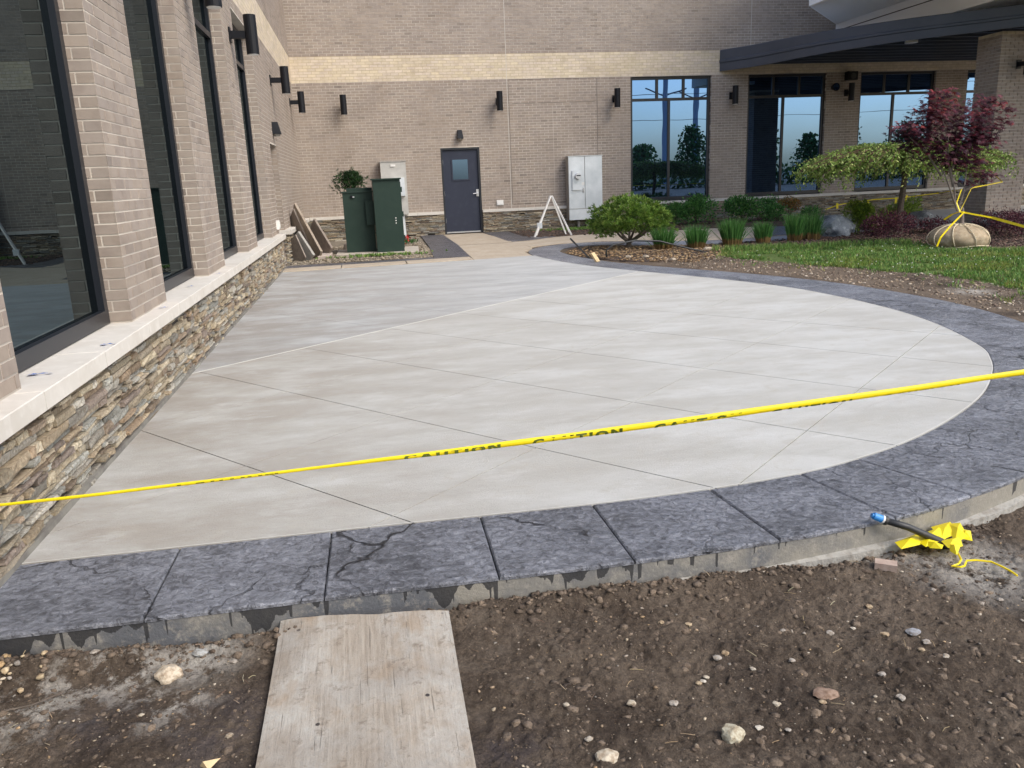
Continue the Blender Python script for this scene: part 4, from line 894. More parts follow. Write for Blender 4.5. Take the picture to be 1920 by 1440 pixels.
# umbrella weeping tree
TC=Vector((10.45,14.8,0)); r=thing('umbrella_tree','wide flat weeping tree with light green leaves on a single straight trunk','tree',tuple(TC))
m=MB(); m.tube([TC+Vector((.02,0,-.1)),TC+Vector((.0,0,.5)),TC+Vector((.05,0,1.1)),TC+Vector((.0,0,1.5))],[.075,.06,.055,.05],9); m.build('trunk',M['bark'],r)
mb=MB(); br=MB(); LG=[(.22,.33,.07),(.30,.42,.10),(.16,.26,.05),(.38,.46,.14)]
for k in range(360):
    a=random.uniform(0,6.28); R_=random.uniform(.5,1)**.6; ex=2.28 if math.cos(a)>0 else 2.22; ey=1.55; dx,dy=math.cos(a)*ex*R_,math.sin(a)*ey*R_
    top=1.74-.10*R_+random.uniform(-.05,.05); drop=random.uniform(.22,.58)*(1-.45*R_)+.12
    P_=[TC+Vector((dx*t,dy*t,top-.30*(1-min(1,t*3))-(drop*((t-.35)/.65)**2 if t>.35 else 0))) for t in np.linspace(.02,1,12)]
    br.tube(P_,[.018*(1-.85*i/11) for i in range(12)],4,caps=False)
    for i in range(2,11):
        for j in range(8):
            t=random.random(); p=P_[i].lerp(P_[i+1],t)+rv()*.07; leafq(mb,p,(rv()+Vector((0,0,-.6))),rv(),random.uniform(.05,.075),.034,jit(random.choice(LG),.3))
    for s_ in range(3):
        i=random.randint(5,11); p=P_[i]; L_=random.uniform(.12,.36)
        for j in range(9): leafq(mb,p+Vector((random.uniform(-.03,.03),random.uniform(-.03,.03),-L_*j/9)),rv()+Vector((0,0,-1)),rv(),random.uniform(.045,.07),.030,jit(random.choice(LG),.3))
mb.build('leaves',M['leaf'],r); br.build('branches',mat('twig_bark',(.13,.07,.05),rough=.9),r)
# japanese maple, balled
MY=12.0; r=thing('red_maple','purple red leafed young maple rising from the burlap ball','tree',(9.58,12,0.3))
mb=MB(); RD=[(.11,.020,.034),(.07,.016,.030),(.045,.013,.026),(.20,.030,.034)]
cl=[(1762,178,24,1),(1748,205,32,1),(1722,243,30,0),(1700,250,22,0),(1692,238,16,1),(1770,225,42,0),(1808,215,40,1),(1850,190,26,1),(1868,205,18,1),(1840,235,36,0),(1875,228,16,1),(1745,268,34,0),(1790,268,44,0),(1832,262,34,0),(1720,272,28,0),(1760,292,26,0),(1800,292,34,0),(1815,306,14,0),(1783,306,16,0),(1828,298,20,0),(1835,330,20,0),(1850,328,12,0),(1815,342,10,0),(1847,268,18,0),(1740,215,26,1),(1820,250,30,0)]
k_=.0092
for (u,v,rr,br_) in cl:
    c=Y_(u,v,MY); R_=rr*k_*.86
    for k in range(int(20+rr*rr*.14)):
        d=rv(); p=c+Vector((d.x*R_*random.uniform(.3,1.1),random.uniform(-.3,.3)+d.y*R_*.4,d.z*R_*random.uniform(.2,.95)))
        col=jit(random.choice([RD[0],RD[3],RD[1]] if (br_ and random.random()<.8) else RD[:3]),.35)
        star(mb,p,(Vector((random.uniform(-.5,.5),random.uniform(-.9,.2),1))).normalized(),random.uniform(.06,.10),col)
mb.build('leaves',M['leaf'],r); m=MB(); T0=Vector((9.60,12.0,.33))
m.tube([(9.62,12.0,.2),(9.61,12.0,.42),(9.59,12.0,.62)],[.036,.03,.028],8)
for pts in (((1795,395),(1781,360),(1765,330),(1757,290),(1750,230)),((1792,390),(1787,350),(1783,320),(1790,280),(1795,220)),((1795,395),(1803,360),(1812,330),(1818,290),(1840,230)),((1803,360),(1830,345),(1845,330)),((1783,320),(1800,290),(1830,250)),((1765,330),(1735,285),(1700,250)),((1787,350),(1775,300),(1770,260),(1765,185))):
    P_=[Y_(u,v,MY)+Vector((0,random.uniform(-.05,.05)*i,0)) for i,(u,v) in enumerate(pts)]; m.tube([(9.59,12,.6)]+P_ if pts[0][1]>380 else P_,list(np.linspace(.019,.006,len(P_)+(pts[0][1]>380))),6)
m.build('trunk',M['barkgrey'],r)
# burlap ball
bc=Vector((9.58,12.0,.12)); r=thing('burlap_root_ball','round root ball wrapped in tan burlap and tied with rope under the red maple','root ball',(9.58,12,-.03)); bm=bmesh.new(); bmesh.ops.create_icosphere(bm,subdivisions=4,radius=1)
for v in bm.verts:
    n_=v.co.normalized(); pinch=1-.35*max(0,n_.z)**3; w_=.455*(1+.05*mnoise.noise(n_*3)+.025*mnoise.noise(n_*9)); z=n_.z*.235*(1+.05*mnoise.noise(n_*5))
    if n_.z>.8: z+=.02*mnoise.noise(n_*14)
    v.co=Vector((n_.x*w_*pinch**.2,n_.y*w_*pinch**.2,z))+bc
for f in bm.faces: f.smooth=True
me=bpy.data.meshes.new('wrap'); bm.to_mesh(me); bm.free(); me.materials.append(M['burlap']); o=bpy.data.objects.new('burlap_wrap',me); COL.objects.link(o); o.parent=r; o.matrix_parent_inverse=Matrix.Translation(-r.location)
m=MB()
for k in range(9):
    a=k*2*math.pi/9+.2; P_=[bc+Vector((math.cos(a+t*.25)*.47*math.sin(t*1.75+.15),math.sin(a+t*.25)*.47*math.sin(t*1.75+.15),.25*math.cos(t*1.75+.15))) for t in np.linspace(0,1,9)]; m.tube(P_,.009,5)
m.tube([bc+Vector((math.cos(t)*.435,math.sin(t)*.435,-.10+.015*math.sin(3*t))) for t in np.linspace(0,6.28,30)],.009,5)
for j in range(3): m.tube([bc+Vector((math.cos(t)*(.10+.05*j),math.sin(t)*(.10+.05*j),.235-.012*j+.01*math.sin(5*t))) for t in np.linspace(0,6.28,18)],.011,5)
m.build('rope',M['rope'],r)
# boulders
def rock(name,label,c,sx,sy,sz,col,mt,cat='rock',sub=3,amp=.28,seed=0,grp=None,facet=True):
    bm=bmesh.new(); bmesh.ops.create_icosphere(bm,subdivisions=sub,radius=1); off=Vector((seed*3.7,seed*1.3,seed*7.1))
    for v in bm.verts:
        n_=v.co.normalized(); k=1+amp*mnoise.noise(n_*1.2+off)+amp*.5*mnoise.noise(n_*2.9+off)+amp*.2*mnoise.noise(n_*7+off)
        if facet:
            for pl in (Vector((.6,-.5,.6)),Vector((-.7,-.2,.6)),Vector((.1,-.9,.3)),Vector((.2,.3,.9))):
                d=(n_*k).dot((pl+off*.01).normalized()); 
                if d>.80: k*=.80/d
        v.co=Vector((n_.x*sx*k,n_.y*sy*k,n_.z*sz*k))
    me=bpy.data.meshes.new(name); bm.to_mesh(me); bm.free(); at=me.color_attributes.new('Col','FLOAT_COLOR','CORNER'); at.data.foreach_set('color',[x for _ in range(len(me.loops)) for x in (*col,1)])
    me.materials.append(mt); o=bpy.data.objects.new(name,me); COL.objects.link(o); o.location=c; return tag(o,label,cat,grp)
rock('boulder','blue grey boulder with dark cleft between the tall grass and the juniper',(9.35,15.3,.14),.42,.3,.29,(.26,.29,.32),M['rock'],'boulder',4,seed=1)
rock('boulder','dark angular boulder behind the purple barberry',(11.85,16.0,.12),.36,.3,.25,(.13,.14,.15),M['rock'],'boulder',4,seed=2)
rock('boulder','small grey boulder at the foot of the entrance column',(12.9,15.2,.10),.30,.28,.22,(.20,.21,.22),M['rock'],'boulder',4,seed=3)
# lawn
def inpoly(x,y,poly):
    c=False; n=len(poly)
    for i in range(n):
        a,b=poly[i],poly[i-1]
        if (a[1]>y)!=(b[1]>y) and x<(b[0]-a[0])*(y-a[1])/(b[1]-a[1])+a[0]: c=not c
    return c
lawn=MB(); cnt=0
GC=[(.13,.26,.05),(.18,.31,.07),(.10,.20,.04),(.24,.31,.09)]
while cnt<44000:
    x=random.uniform(5.4,14); y=random.uniform(3,13.8)
    edge=.55*float(mnoise.noise(Vector((x*1.1,y*1.1,3))))
    if not inpoly(x+edge*.8,y+edge,lawn_poly):
        if not(random.random()<.05 and inpoly(x+.55,y+.2,lawn_poly)): continue
    if random.random()<.012*max(0,(y-4))and False: continue
    cnt+=1
    if not inframe((x,y,0),60) and random.random()<.7: continue
    pn=mnoise.noise(Vector((x*.9,y*.9,0))); dens=mnoise.noise(Vector((x*2.3,y*2.3,9)))
    if dens<-.36+.25*max(0,min(1,(7.6-x)/1.2)): continue
    z=float(gz(x,y))-.003; base=random.choice(GC); 
    if pn>.2: base=(base[0]*1.25,base[1]*1.02,base[2]*.9)
    if random.random()<.06: base=(.25,.22,.09)
    for j in range(4):
        d=Vector((random.uniform(-1,1),random.uniform(-1,1),random.uniform(.7,2))).normalized(); leafq(lawn,Vector((x+random.uniform(-.03,.03),y+random.uniform(-.03,.03),z)),d,rv(),random.uniform(.035,.08),.011,jit(base,.3))
    if random.random()<.5:   # clover
        leafq(lawn,Vector((x,y,z+.025)),Vector((random.uniform(-1,1),random.uniform(-1,1),.15)),Vector((0,0,1)),.035,.03,jit((.06,.15,.05),.3))
    if random.random()<.012: lawn.add([(x-.008,y,z+.06),(x+.008,y-.006,z+.06),(x+.006,y+.006,z+.072)],[(0,1,2)],(.6,.6,.55))
for k in range(420):   # coarse weeds near the mulch
    x=random.uniform(6.0,9.3); y=13.4-(x-6)*.18+random.uniform(-.3,.25)
    for j in range(6): leafq(lawn,Vector((x,y,-.02)),Vector((random.uniform(-.6,.6),random.uniform(-.6,.6),1)),rv(),random.uniform(.07,.16),.012,jit(random.choice(GC),.3))
o=lawn.build('lawn_grass',M['leaf']); tag(o,'patchy clover and grass lawn right of the patio','grass',kind='stuff')
# weeds
def weeds(name,label,cx,cy,sx,sy,n,l,cols,z=0.):
    mb=MB()
    for k in range(n):
        x,y=random.gauss(cx,sx),random.gauss(cy,sy)
        for j in range(5): leafq(mb,Vector((x,y,z)),Vector((random.uniform(-1,1),random.uniform(-1,1),random.uniform(.3,1.4))),rv(),random.uniform(.5,1.1)*l,l*.3,jit(random.choice(cols),.3))
    o=mb.build(name,M['leaf']); return tag(o,label,'weeds',kind='stuff')
weeds('weeds','green weeds growing along the transformer pad',.3,16.35,.45,.12,150,.07,GC)
weeds('weeds','green ground weeds under the meter cabinet',5.7,21.1,.45,.2,260,.08,GC)
r=thing('red_flower','small red flowering plant beside the utility box conduit','flower',(.97,19.2,0)); mb=MB(); m2=MB()
for k in range(40): leafq(m2,Vector((.98+random.gauss(0,.1),19.2+random.gauss(0,.08),0)),Vector((random.uniform(-.6,.6),random.uniform(-.6,.6),1)),rv(),.14,.03,jit((.05,.13,.03),.3))
for k in range(16): leafq(mb,Vector((.96+random.gauss(0,.05),19.15+random.gauss(0,.05),.12+random.gauss(0,.05))),rv(),rv(),.07,.05,(.5,.02,.03))
m2.build('leaves',M['leaf'],r); mb.build('petals',M['redleaf'],r)
# chips and gravel
ICO_V=None
bm=bmesh.new(); bmesh.ops.create_icosphere(bm,subdivisions=1,radius=1); ICO_V=np.array([v.co[:] for v in bm.verts]); ICO_F=np.array([[v.index for v in f.verts] for f in bm.faces]); bm.free()
def scatter(name,label,cat,pos,size,cols,mt,flat_=.6,jit_=.22):
    n=len(pos); V=ICO_V[None]*(1+rng.uniform(-jit_,jit_,(n,len(ICO_V),1))); sc=np.stack([size*rng.uniform(.7,1.35,n),size*rng.uniform(.7,1.2,n),size*rng.uniform(flat_*.7,flat_*1.2,n)],-1); V=V*sc[:,None]
    a=rng.uniform(0,6.28,n); ca,sa=np.cos(a)[:,None],np.sin(a)[:,None]; V=np.stack([V[...,0]*ca-V[...,1]*sa,V[...,0]*sa+V[...,1]*ca,V[...,2]],-1)+pos[:,None]
    Fc=(ICO_F[None]+np.arange(n)[:,None,None]*len(ICO_V)).reshape(-1,3)
    me=bpy.data.meshes.new(name); me.vertices.add(n*len(ICO_V)); me.vertices.foreach_set('co',V.astype(np.float32).ravel()); me.loops.add(Fc.size); me.loops.foreach_set('vertex_index',Fc.ravel().astype(np.int32)); me.polygons.add(len(Fc)); me.polygons.foreach_set('loop_start',np.arange(0,Fc.size,3,dtype=np.int32)); me.polygons.foreach_set('loop_total',np.full(len(Fc),3,dtype=np.int32)); me.update(calc_edges=True)
    at=me.color_attributes.new('Col','FLOAT_COLOR','CORNER'); c=np.ones((n,4),np.float32); c[:,:3]=cols; at.data.foreach_set('color',np.repeat(c,60,axis=0).ravel()); me.materials.append(mt)
    o=bpy.data.objects.new(name,me); COL.objects.link(o); return tag(o,label,cat,kind='stuff')
def pal(n,cols,j=.25): return np.array(cols)[rng.integers(0,len(cols),n)]*rng.uniform(1-j,1+j,(n,1))
def region(n,x0,x1,y0,y1,f=None):
    out=[]
    while len(out)<n:
        x,y=rng.uniform(x0,x1),rng.uniform(y0,y1)
        if f is None or f(x,y): out.append((x,y))
    return np.array(out)
ob=[(outr[i].x,outr[i].y) for i in range(0,len(outr),3)]
def out_y(x):  # front edge of the border at x
    return float(np.interp(x,[-2.,-.8,1.0,1.42,1.9,2.4,2.8,3.3,4.0],[2.63,2.63,2.62,2.65,2.70,2.82,2.95,3.22,3.75]))
def dirtok(x,y): return y<out_y(x)-.004 and not(-.42<x<.22 and 1.6<y<2.70)
p=region(4200,-1.6,3.6,1.2,3.6,dirtok); s=.0016+.0058*rng.random(len(p))**4.5; z=gz(p[:,0],p[:,1])+s*.15
scatter('gravel_bits','small pale and brown pebbles scattered over the bare soil','gravel',np.column_stack([p,z]),s,pal(len(p),[(.38,.32,.23),(.42,.37,.29),(.27,.20,.13),(.20,.18,.15),(.36,.26,.15),(.30,.26,.21),(.17,.13,.10)]),M['pebble'],.5,.4)
p=region(9000,-1.6,3.6,1.2,3.6,dirtok); s=.003+.016*rng.random(len(p))**6; z=gz(p[:,0],p[:,1])-s*.25
q1=region(1100,-1.5,2.6,2.3,3.,lambda x,y:out_y(x)-.13*rng.random()**2-.012<y<out_y(x)-.008); p=np.vstack([p,q1]); s=np.concatenate([s,.004+.012*rng.random(len(q1))**2.5]); z=np.concatenate([z,gz(q1[:,0],q1[:,1])+.002])
scatter('soil_clods','crumbly brown soil clods heaped along the patio edge','soil',np.column_stack([p,z]),s,pal(len(p),[(.13,.098,.072),(.16,.122,.09),(.09,.066,.048),(.19,.145,.105)],.2),mat('clod_soil',vc=True,rough=1,n1=(90,(.55,.5,.45),.45,.7,4,1),bump=(120,.008)),.6,.5)
p=region(80,-1.5,-1.12,2.46,2.62,lambda x,y:y<out_y(x)-.01 and rng.random()<(1.0-abs(x+1.4)*2.2)); s=.006+.010*rng.random(len(p))
scatter('spilled_gravel','heap of tan gravel against the patio corner','gravel',np.column_stack([p,gz(p[:,0],p[:,1])+.008]),s,pal(len(p),[(.42,.34,.22),(.5,.44,.34),(.36,.25,.13),(.3,.28,.25)]),M['pebble'],.65)
p=region(2600,4.6,7.1,5.4,13.4,lambda x,y:not inpoly(x-.1,y,lawn_poly) and min((x-a)**2+(y-b)**2 for a,b in ob)>.02 and x>float(np.interp(y,[5.4,6.8,8.4,9.8,11.3,12.1,13.1,13.9],[5.1,5.75,5.8,5.5,4.75,4.25,3.8,3.6]))); s=.006+.018*rng.random(len(p))**3
scatter('loose_pebbles','pale pebbles in the strip of dry soil between patio and lawn','gravel',np.column_stack([p,gz(p[:,0],p[:,1])+.004]),s,pal(len(p),[(.40,.33,.24),(.22,.17,.12),(.5,.44,.36),(.14,.10,.075),(.30,.23,.16)]),M['pebble'],.55)
isp=[(4.9,12.0),(4.05,13.0),(3.66,14.0),(3.6,14.8),(3.9,15.5),(4.5,15.85),(5.3,15.3),(6.2,14.9),(7.6,14.95),(9.5,15.5),(11.6,15.7),(14,15.0),(14.,11.5),(11.0,11.2),(9.9,11.8),(9.3,12.6),(7.4,13.6),(6.6,13.7),(6.0,13.3),(5.5,12.4)]
p=region(9000,3.6,13,11.2,15.9,lambda x,y:inpoly(x,y,isp)); s=.012+.018*rng.random(len(p)); lt=(p[:,0]<6.6)[:,None]
cc=np.where(lt,pal(len(p),[(.26,.17,.09),(.16,.10,.055),(.34,.24,.13),(.09,.06,.04)]),pal(len(p),[(.10,.055,.045),(.07,.042,.036),(.14,.085,.065),(.05,.035,.03)]))
scatter('mulch_chips','shredded bark mulch covering the planting bed','mulch',np.column_stack([p,np.full(len(p),-.004)+rng.uniform(-.01,.015,len(p))]),s,cc,M['chips'],.35,.35)
p=region(1800,3.8,11.5,19,21.7,lambda x,y:True); scatter('rear_mulch','dark bark mulch along the foot of the back wall','mulch',np.column_stack([p,np.full(len(p),.01)]),.015+.02*rng.random(len(p)),pal(len(p),[(.10,.065,.045),(.16,.10,.07),(.06,.04,.03)]),M['chips'],.35,.35)
p=region(3000,-1.4,1.3,15.5,19.5,lambda x,y:not(-.6<x<1.05 and 16.5<y<17.9)); scatter('pit_gravel','weathered gravel around the transformer pad','gravel',np.column_stack([p,np.full(len(p),-.008)]),.010+.02*rng.random(len(p)),pal(len(p),[(.30,.26,.19),(.22,.19,.15),(.38,.34,.27),(.15,.12,.08)]),M['pebble'],.5)
mb=MB()
for k in range(170):
    x,y=random.uniform(-1.5,3.0),random.uniform(1.3,2.75)
    if not dirtok(x,y): continue
    z=float(gz(x,y))+.004; a=random.uniform(0,3.14); l=random.uniform(.008,.045); d=Vector((math.cos(a)*l,math.sin(a)*l,random.uniform(-.002,.005))); mb.tube([Vector((x,y,z)),Vector((x,y,z+.002))+d*.5+Vector((random.uniform(-.003,.003),random.uniform(-.003,.003),0)),Vector((x,y,z))+d],.0009,4,jit(random.choice([(.30,.22,.13),(.14,.09,.06),(.40,.33,.22)]),.3))
o=mb.build('root_bits',M['chips']); tag(o,'thin roots and straw bits in the loose soil','debris',kind='stuff')
# individual stones on the soil
def gstone(u,v,sx,sz,label,col,seed,grp=None,sub=3,sy=None):
    g=G(u,v,-.12); zz=float(gz(g.x,g.y)); return rock('rock',label,(g.x,g.y,zz+sz*.45),sx,sy or sx*.8,sz,col,M['pebble'],'rock',sub,.3,seed,grp)
gstone(318,1272,.040,.036,'pale heart shaped limestone lying left of the plywood sheet',(.50,.43,.33),5)
gstone(1374,1387,.034,.030,'blocky grey cream rock at the bottom right of the soil',(.44,.41,.31),6)
gstone(1548,1296,.036,.010,'flat pinkish brown stone pressed into the soil',(.26,.18,.13),7)
gstone(1139,1424,.032,.014,'pale lump of stone at the bottom edge right of the plywood',(.50,.44,.34),8)
gstone(378,1233,.026,.010,'flat bluish grey pebble near the white cement dust',(.36,.37,.36),9)
gstone(560,1164,.032,.018,'pale tan rock against the patio edge above the plywood',(.46,.40,.31),10)
gstone(1712,1187,.024,.007,'flat slate grey chip right on the soil',(.27,.28,.30),11)
gstone(150,1213,.05,.022,'yellowish rock half buried by the patio corner gravel',(.42,.35,.24),12)
for u,v in ((1310,1277),(1318,1271),(1325,1263),(1412,1248),(1264,1318),(1345,1232),(1486,1229),(1468,1176),(1556,1182),(1600,1172),(1660,1188),(1728,1216),(1738,1203),(1774,1229),(1655,1259),(1690,1305),(1542,1315),(1424,1363),(1478,1364),(1457,1311),(1184,1318),(1104,1386),(1062,1330),(1291,1168),(1360,1220),(1840,1135),(1750,1105),(1875,1120),(266,1345),(430,1385),(182,1245),(62,1235),(440,1245),(700,1140),(1240,1170),(1630,1130)):
    g=G(u,v,-.12)
    if dirtok(g.x,g.y):
        s_=random.uniform(.009,.015); rock('pebble','small smooth pale pebble lying on the bare soil',(g.x,g.y,float(gz(g.x,g.y))+s_*.35),s_,s_*.8,s_*random.uniform(.4,.6),random.choice([(.40,.35,.27),(.44,.41,.35),(.36,.28,.18),(.32,.29,.25)]),M['pebble'],'pebble',2,.55,u*.01,'pale pebbles on the soil')
o=MB().bar(G(1640,1057,-.10),G(1682,1063,-.10),.045,.028).build('brick_chunk',mat('pinkish_brick',(.34,.25,.20),rough=.9,n1=(30,(.42,.33,.27),.4,.7),bump=(60,.003))); tag(o,'broken pinkish brick piece lying near the yellow plastic','brick')
# ---------------------------------------------------------------- plywood
pw=[G(528,1178,-.10),G(842,1152,-.07),G(893,1440,-.10),G(480,1440,-.10)]
e0=pw[3]-pw[0]; e1=pw[2]-pw[1]; pw[3]=pw[3]+e0*.75; pw[2]=pw[2]+e1*.75
mb=MB(); nu,nv=24,34; top=[]; 
for j in range(nv+1):
    for i in range(nu+1):
        s_,t=i/nu,j/nv; p=pw[0].lerp(pw[1],s_).lerp(pw[3].lerp(pw[2],s_),t); p.z=-.098+.026*(1-t)**4+.018*math.sin(s_*3.1)*(1-t)+.035*max(0,s_-.6)*(1-t)**2+.004*math.sin(s_*9+t*4)
        if j==0: p.y+=.006*mnoise.noise(Vector((s_*8,0,0)))
        top.append(p)
n_=len(top); vs=top+[p-Vector((0,0,.016)) for p in top]; fs=[]
for j in range(nv):
    for i in range(nu): a=j*(nu+1)+i; fs+=[(a,a+nu+1,a+nu+2,a+1),(n_+a,n_+a+1,n_+a+nu+2,n_+a+nu+1)]
for i in range(nu): a=i; fs.append((a,a+1,n_+a+1,n_+a)); a=nv*(nu+1)+i; fs.append((a+1,a,n_+a,n_+a+1))
for j in range(nv): a=j*(nu+1); b=a+nu+1; fs.append((b,a,n_+a,n_+b)); a+=nu; b+=nu; fs.append((a,b,n_+b,n_+a))
o=mb.add(vs,fs).build('plywood_sheet',M['ply']); tag(o,'weathered plywood sheet lying on the soil in the foreground','plywood')
# little wooden stake tip, twigs
m=MB(); a=G(382,1440,-.10); b=G(414,1421,-.10); m.add([a+Vector((-.012,.01,.0)),a+Vector((.014,-.012,.0)),b,a+Vector((0,0,.02))],[(0,1,2),(0,2,3),(1,3,2),(0,3,1)]); o=m.build('wood_stake_tip',M['newwood']); tag(o,'pointed pale wood splinter beside the plywood at the bottom edge','wood scrap')
m=MB(); m.tube([G(0,1335,-.1),G(60,1322,-.095),G(120,1297,-.1)],.0025,5); o=m.build('twig',M['bark']); tag(o,'thin reddish twig lying at the left edge of the soil','twig')
m=MB(); m.bar(G(598,1160,-.095),G(640,1153,-.09),.012,.004); o=m.build('wood_sliver',M['newwood']); tag(o,'thin wood sliver along the patio edge above the plywood','wood scrap')
m=MB(); m.bar(G(1107,1112,-.10),G(1195,1106,-.09),.01,.004) ; o=m.build('wood_sliver',M['newwood']); tag(o,'long wood sliver against the concrete footing','wood scrap')
# ---------------------------------------------------------------- blue tape scraps on the sill
for (u,v),L_,t,a in zip(((75,702),(203,646),(307,577),(358,537),(410,513)),(.10,.075,.06,.05,.05),('longest blue tape scrap on the nearest pale sill stone','blue tape scrap on the sill before the nearest brick pier','blue tape scrap on the sill beside the nearest brick pier','small blue tape scrap on the sill under the second window','tiny blue tape scrap on the sill past the second window'),(.05,.15,.1,.2,.1)):
    g=G(u,v,.597); mb=MB(); d=Vector((math.cos(a),math.sin(a),0)); s_=Vector((-d.y,d.x,0))
    for i in range(6):
        p0=g+d*(i/6-.5)*L_; p1=g+d*((i+1)/6-.5)*L_; w0=.022*(.5+.5*math.sin(i*1.1+.6)); w1=.022*(.5+.5*math.sin((i+1)*1.1+.6)); z0=.003+.005*abs(math.sin(i*1.3)); z1=.003+.005*abs(math.sin((i+1)*1.3))
        mb.add([p0-s_*w0+Vector((0,0,z0)),p1-s_*w1+Vector((0,0,z1)),p1+s_*w1+Vector((0,0,z1*.4)),p0+s_*w0+Vector((0,0,z0*.4))],[(0,1,2,3)])
    o=mb.build('blue_tape_scrap',M['blue']); tag(o,t,'tape scrap')
# ---------------------------------------------------------------- caution tape
TP=[(-60,954,.010),(0,947,.010),(200,925,.011),(350,907,.0115),(480,891,.011),(620,874,.0115),(720,861,.015),(850,846,.019),(960,831,.021),(1100,813,.0225),(1250,793,.0235),(1400,772,.0245),(1560,750,.0245),(1720,727,.024),(1862,706,.023),(1990,688,.023),(2500,616,.022)]
ct=thing('caution_tape','yellow caution tape with black lettering stretched across the whole patio','caution tape',(0,2.6,.5))
pts=[(Y_(u,v,2.6),h) for u,v,h in TP]; pts[0]=(Vector((-1.41,2.6,pts[0][0].z-.01)),.01)
fine=[]; 
for (a,ha),(b,hb) in zip(pts[:-1],pts[1:]):
    for k in range(8): t=k/8; fine.append((a.lerp(b,t),ha+(hb-ha)*t))
fine.append(pts[-1])
prof=[(.0,-.5),(-.16,-.42),(-.22,-.1),(-.17,.25),(-.02,.5),(.10,.42),(.13,0),(.08,-.42)]
mb=MB(); vs=[]; fs=[]; n=len(prof)
for i,(p,h) in enumerate(fine):
    for a,b in prof: vs.append(p+Vector((0,a*h+.0015*math.sin(i*.35),b*h*(1+.03*math.sin(i*.6)))))
for i in range(len(fine)-1):
    for k in range(n): fs.append((i*n+k,i*n+(k+1)%n,(i+1)*n+(k+1)%n,(i+1)*n+k))
mb.add(vs,fs).build('ribbon',M['yellow'],ct,smooth=True)
def text_mesh(s):
    c=bpy.data.curves.new('t','FONT'); c.body=s; c.size=1; c.offset=.055; c.resolution_u=2; o=bpy.data.objects.new('t',c); COL.objects.link(o); dg=bpy.context.evaluated_depsgraph_get(); me=bpy.data.meshes.new_from_object(o.evaluated_get(dg)); bpy.data.objects.remove(o); return me
GL=[text_mesh(ch) for ch in 'CAUTION']
def glyph_layout():
    x=0; out=[]
    for me in GL:
        xs_=[v.co.x for v in me.vertices]; out.append((min(xs_),x)); x+=max(xs_)-min(xs_)+.16
    return out,x-.16
LAY,TOTW=glyph_layout()
def word(u0,u1,lo,hi,blo,bhi):
    X0_,X1_=Y_(u0,700,2.6).x,Y_(u1,700,2.6).x; H=.72
    fx=[p.x for p,_ in fine]; fz=[p.z for p,_ in fine]; fh=[h for _,h in fine]
    for g_,(mn,ox) in zip(GL,LAY):
        bm=bmesh.new(); bm.from_mesh(g_); geom=lambda:bm.verts[:]+bm.edges[:]+bm.faces[:]
        bmesh.ops.bisect_plane(bm,geom=geom(),plane_co=(0,lo*H,0),plane_no=(0,-1,0),clear_outer=True); bmesh.ops.bisect_plane(bm,geom=geom(),plane_co=(0,hi*H,0),plane_no=(0,1,0),clear_outer=True)
        if not bm.faces: bm.free(); continue
        for v in bm.verts:
            x=X0_+(v.co.x-mn+ox)/TOTW*(X1_-X0_); b_=blo+(v.co.y/H-lo)/(hi-lo)*(bhi-blo); z=np.interp(x,fx,fz); h=np.interp(x,fx,fh)
            a=np.interp(b_,[-.5,-.42,-.1,.25,.5],[0,-.16,-.22,-.17,-.02]); v.co=Vector((x,2.6+a*h-.0022,z+b_*h))
        me=bpy.data.meshes.new('letter'); bm.to_mesh(me); bm.free(); me.materials.append(M['ink']); o=bpy.data.objects.new('letter',me); COL.objects.link(o); o.parent=ct; o.matrix_parent_inverse=Matrix.Translation(-ct.location)
word(300,500,.4,.6,-.2,.05); word(745,932,.25,.80,-.42,.22); word(993,1166,.38,1.0,-.48,.22); word(1226,1392,.5,1.0,-.48,.08); word(1448,1600,.72,1.0,-.49,-.2); word(1655,1800,.88,1.,-.49,-.36)
e=pts[-1][0]; o=MB().bar((e.x,2.62,-.4),(e.x,2.62,e.z+.25),.04,.04).build('wood_stake',M['newwood']); tag(o,'wooden stake holding the caution tape beyond the right edge','stake')
# other yellow tapes by the maple
def ribbon(name,label,pl,w_,mt=None,cat='caution tape'):
    mb=MB(); up=Vector((0,0,1))
    for i,(a,b) in enumerate(zip(pl[:-1],pl[1:])):
        a,b=Vector(a),Vector(b); s_=(b-a).cross(Vector((0,1,.2)));s_=s_.normalized()*w_/2; off=Vector((0,.002,0))
        mb.add([a-s_,b-s_,b+s_,a+s_,a-s_+off,b-s_+off,b+s_+off,a+s_+off],[(0,1,2,3),(7,6,5,4),(0,4,5,1),(2,6,7,3)])
    o=mb.build(name,mt or M['yellow']); return tag(o,label,cat)
kn=Y_(1800,397,11.75)
ribbon('yellow_ribbon','yellow tape running right from the maple trunk past the purple shrubs',[kn,Y_(1860,408,11.0),Y_(1925,426,10.2),Y_(2050,462,9.2)],.038)
ribbon('yellow_ribbon','yellow tape strung from the maple up to the entrance column',[kn,Y_(1822,352,12.6),Y_(1850,347,14.0),Y_(1880,341,15.0),Vector((13.34,16.2,1.25))],.022)
ribbon('yellow_ribbon','yellow tape tail hanging down over the burlap ball',[kn+Vector((0,-.1,.0)),Y_(1782,424,11.55),Y_(1764,445,11.5),Y_(1757,462,11.52)],.032)
ribbon('yellow_ribbon','short yellow tape end tied left of the maple trunk',[kn,Y_(1785,402,11.9),Y_(1770,412,12.0)],.04)
ribbon('yellow_ribbon','yellow tape loop hanging straight down against the ledgestone',[Y_(1628,375,20.5),Y_(1628,396,20.5)],.05)
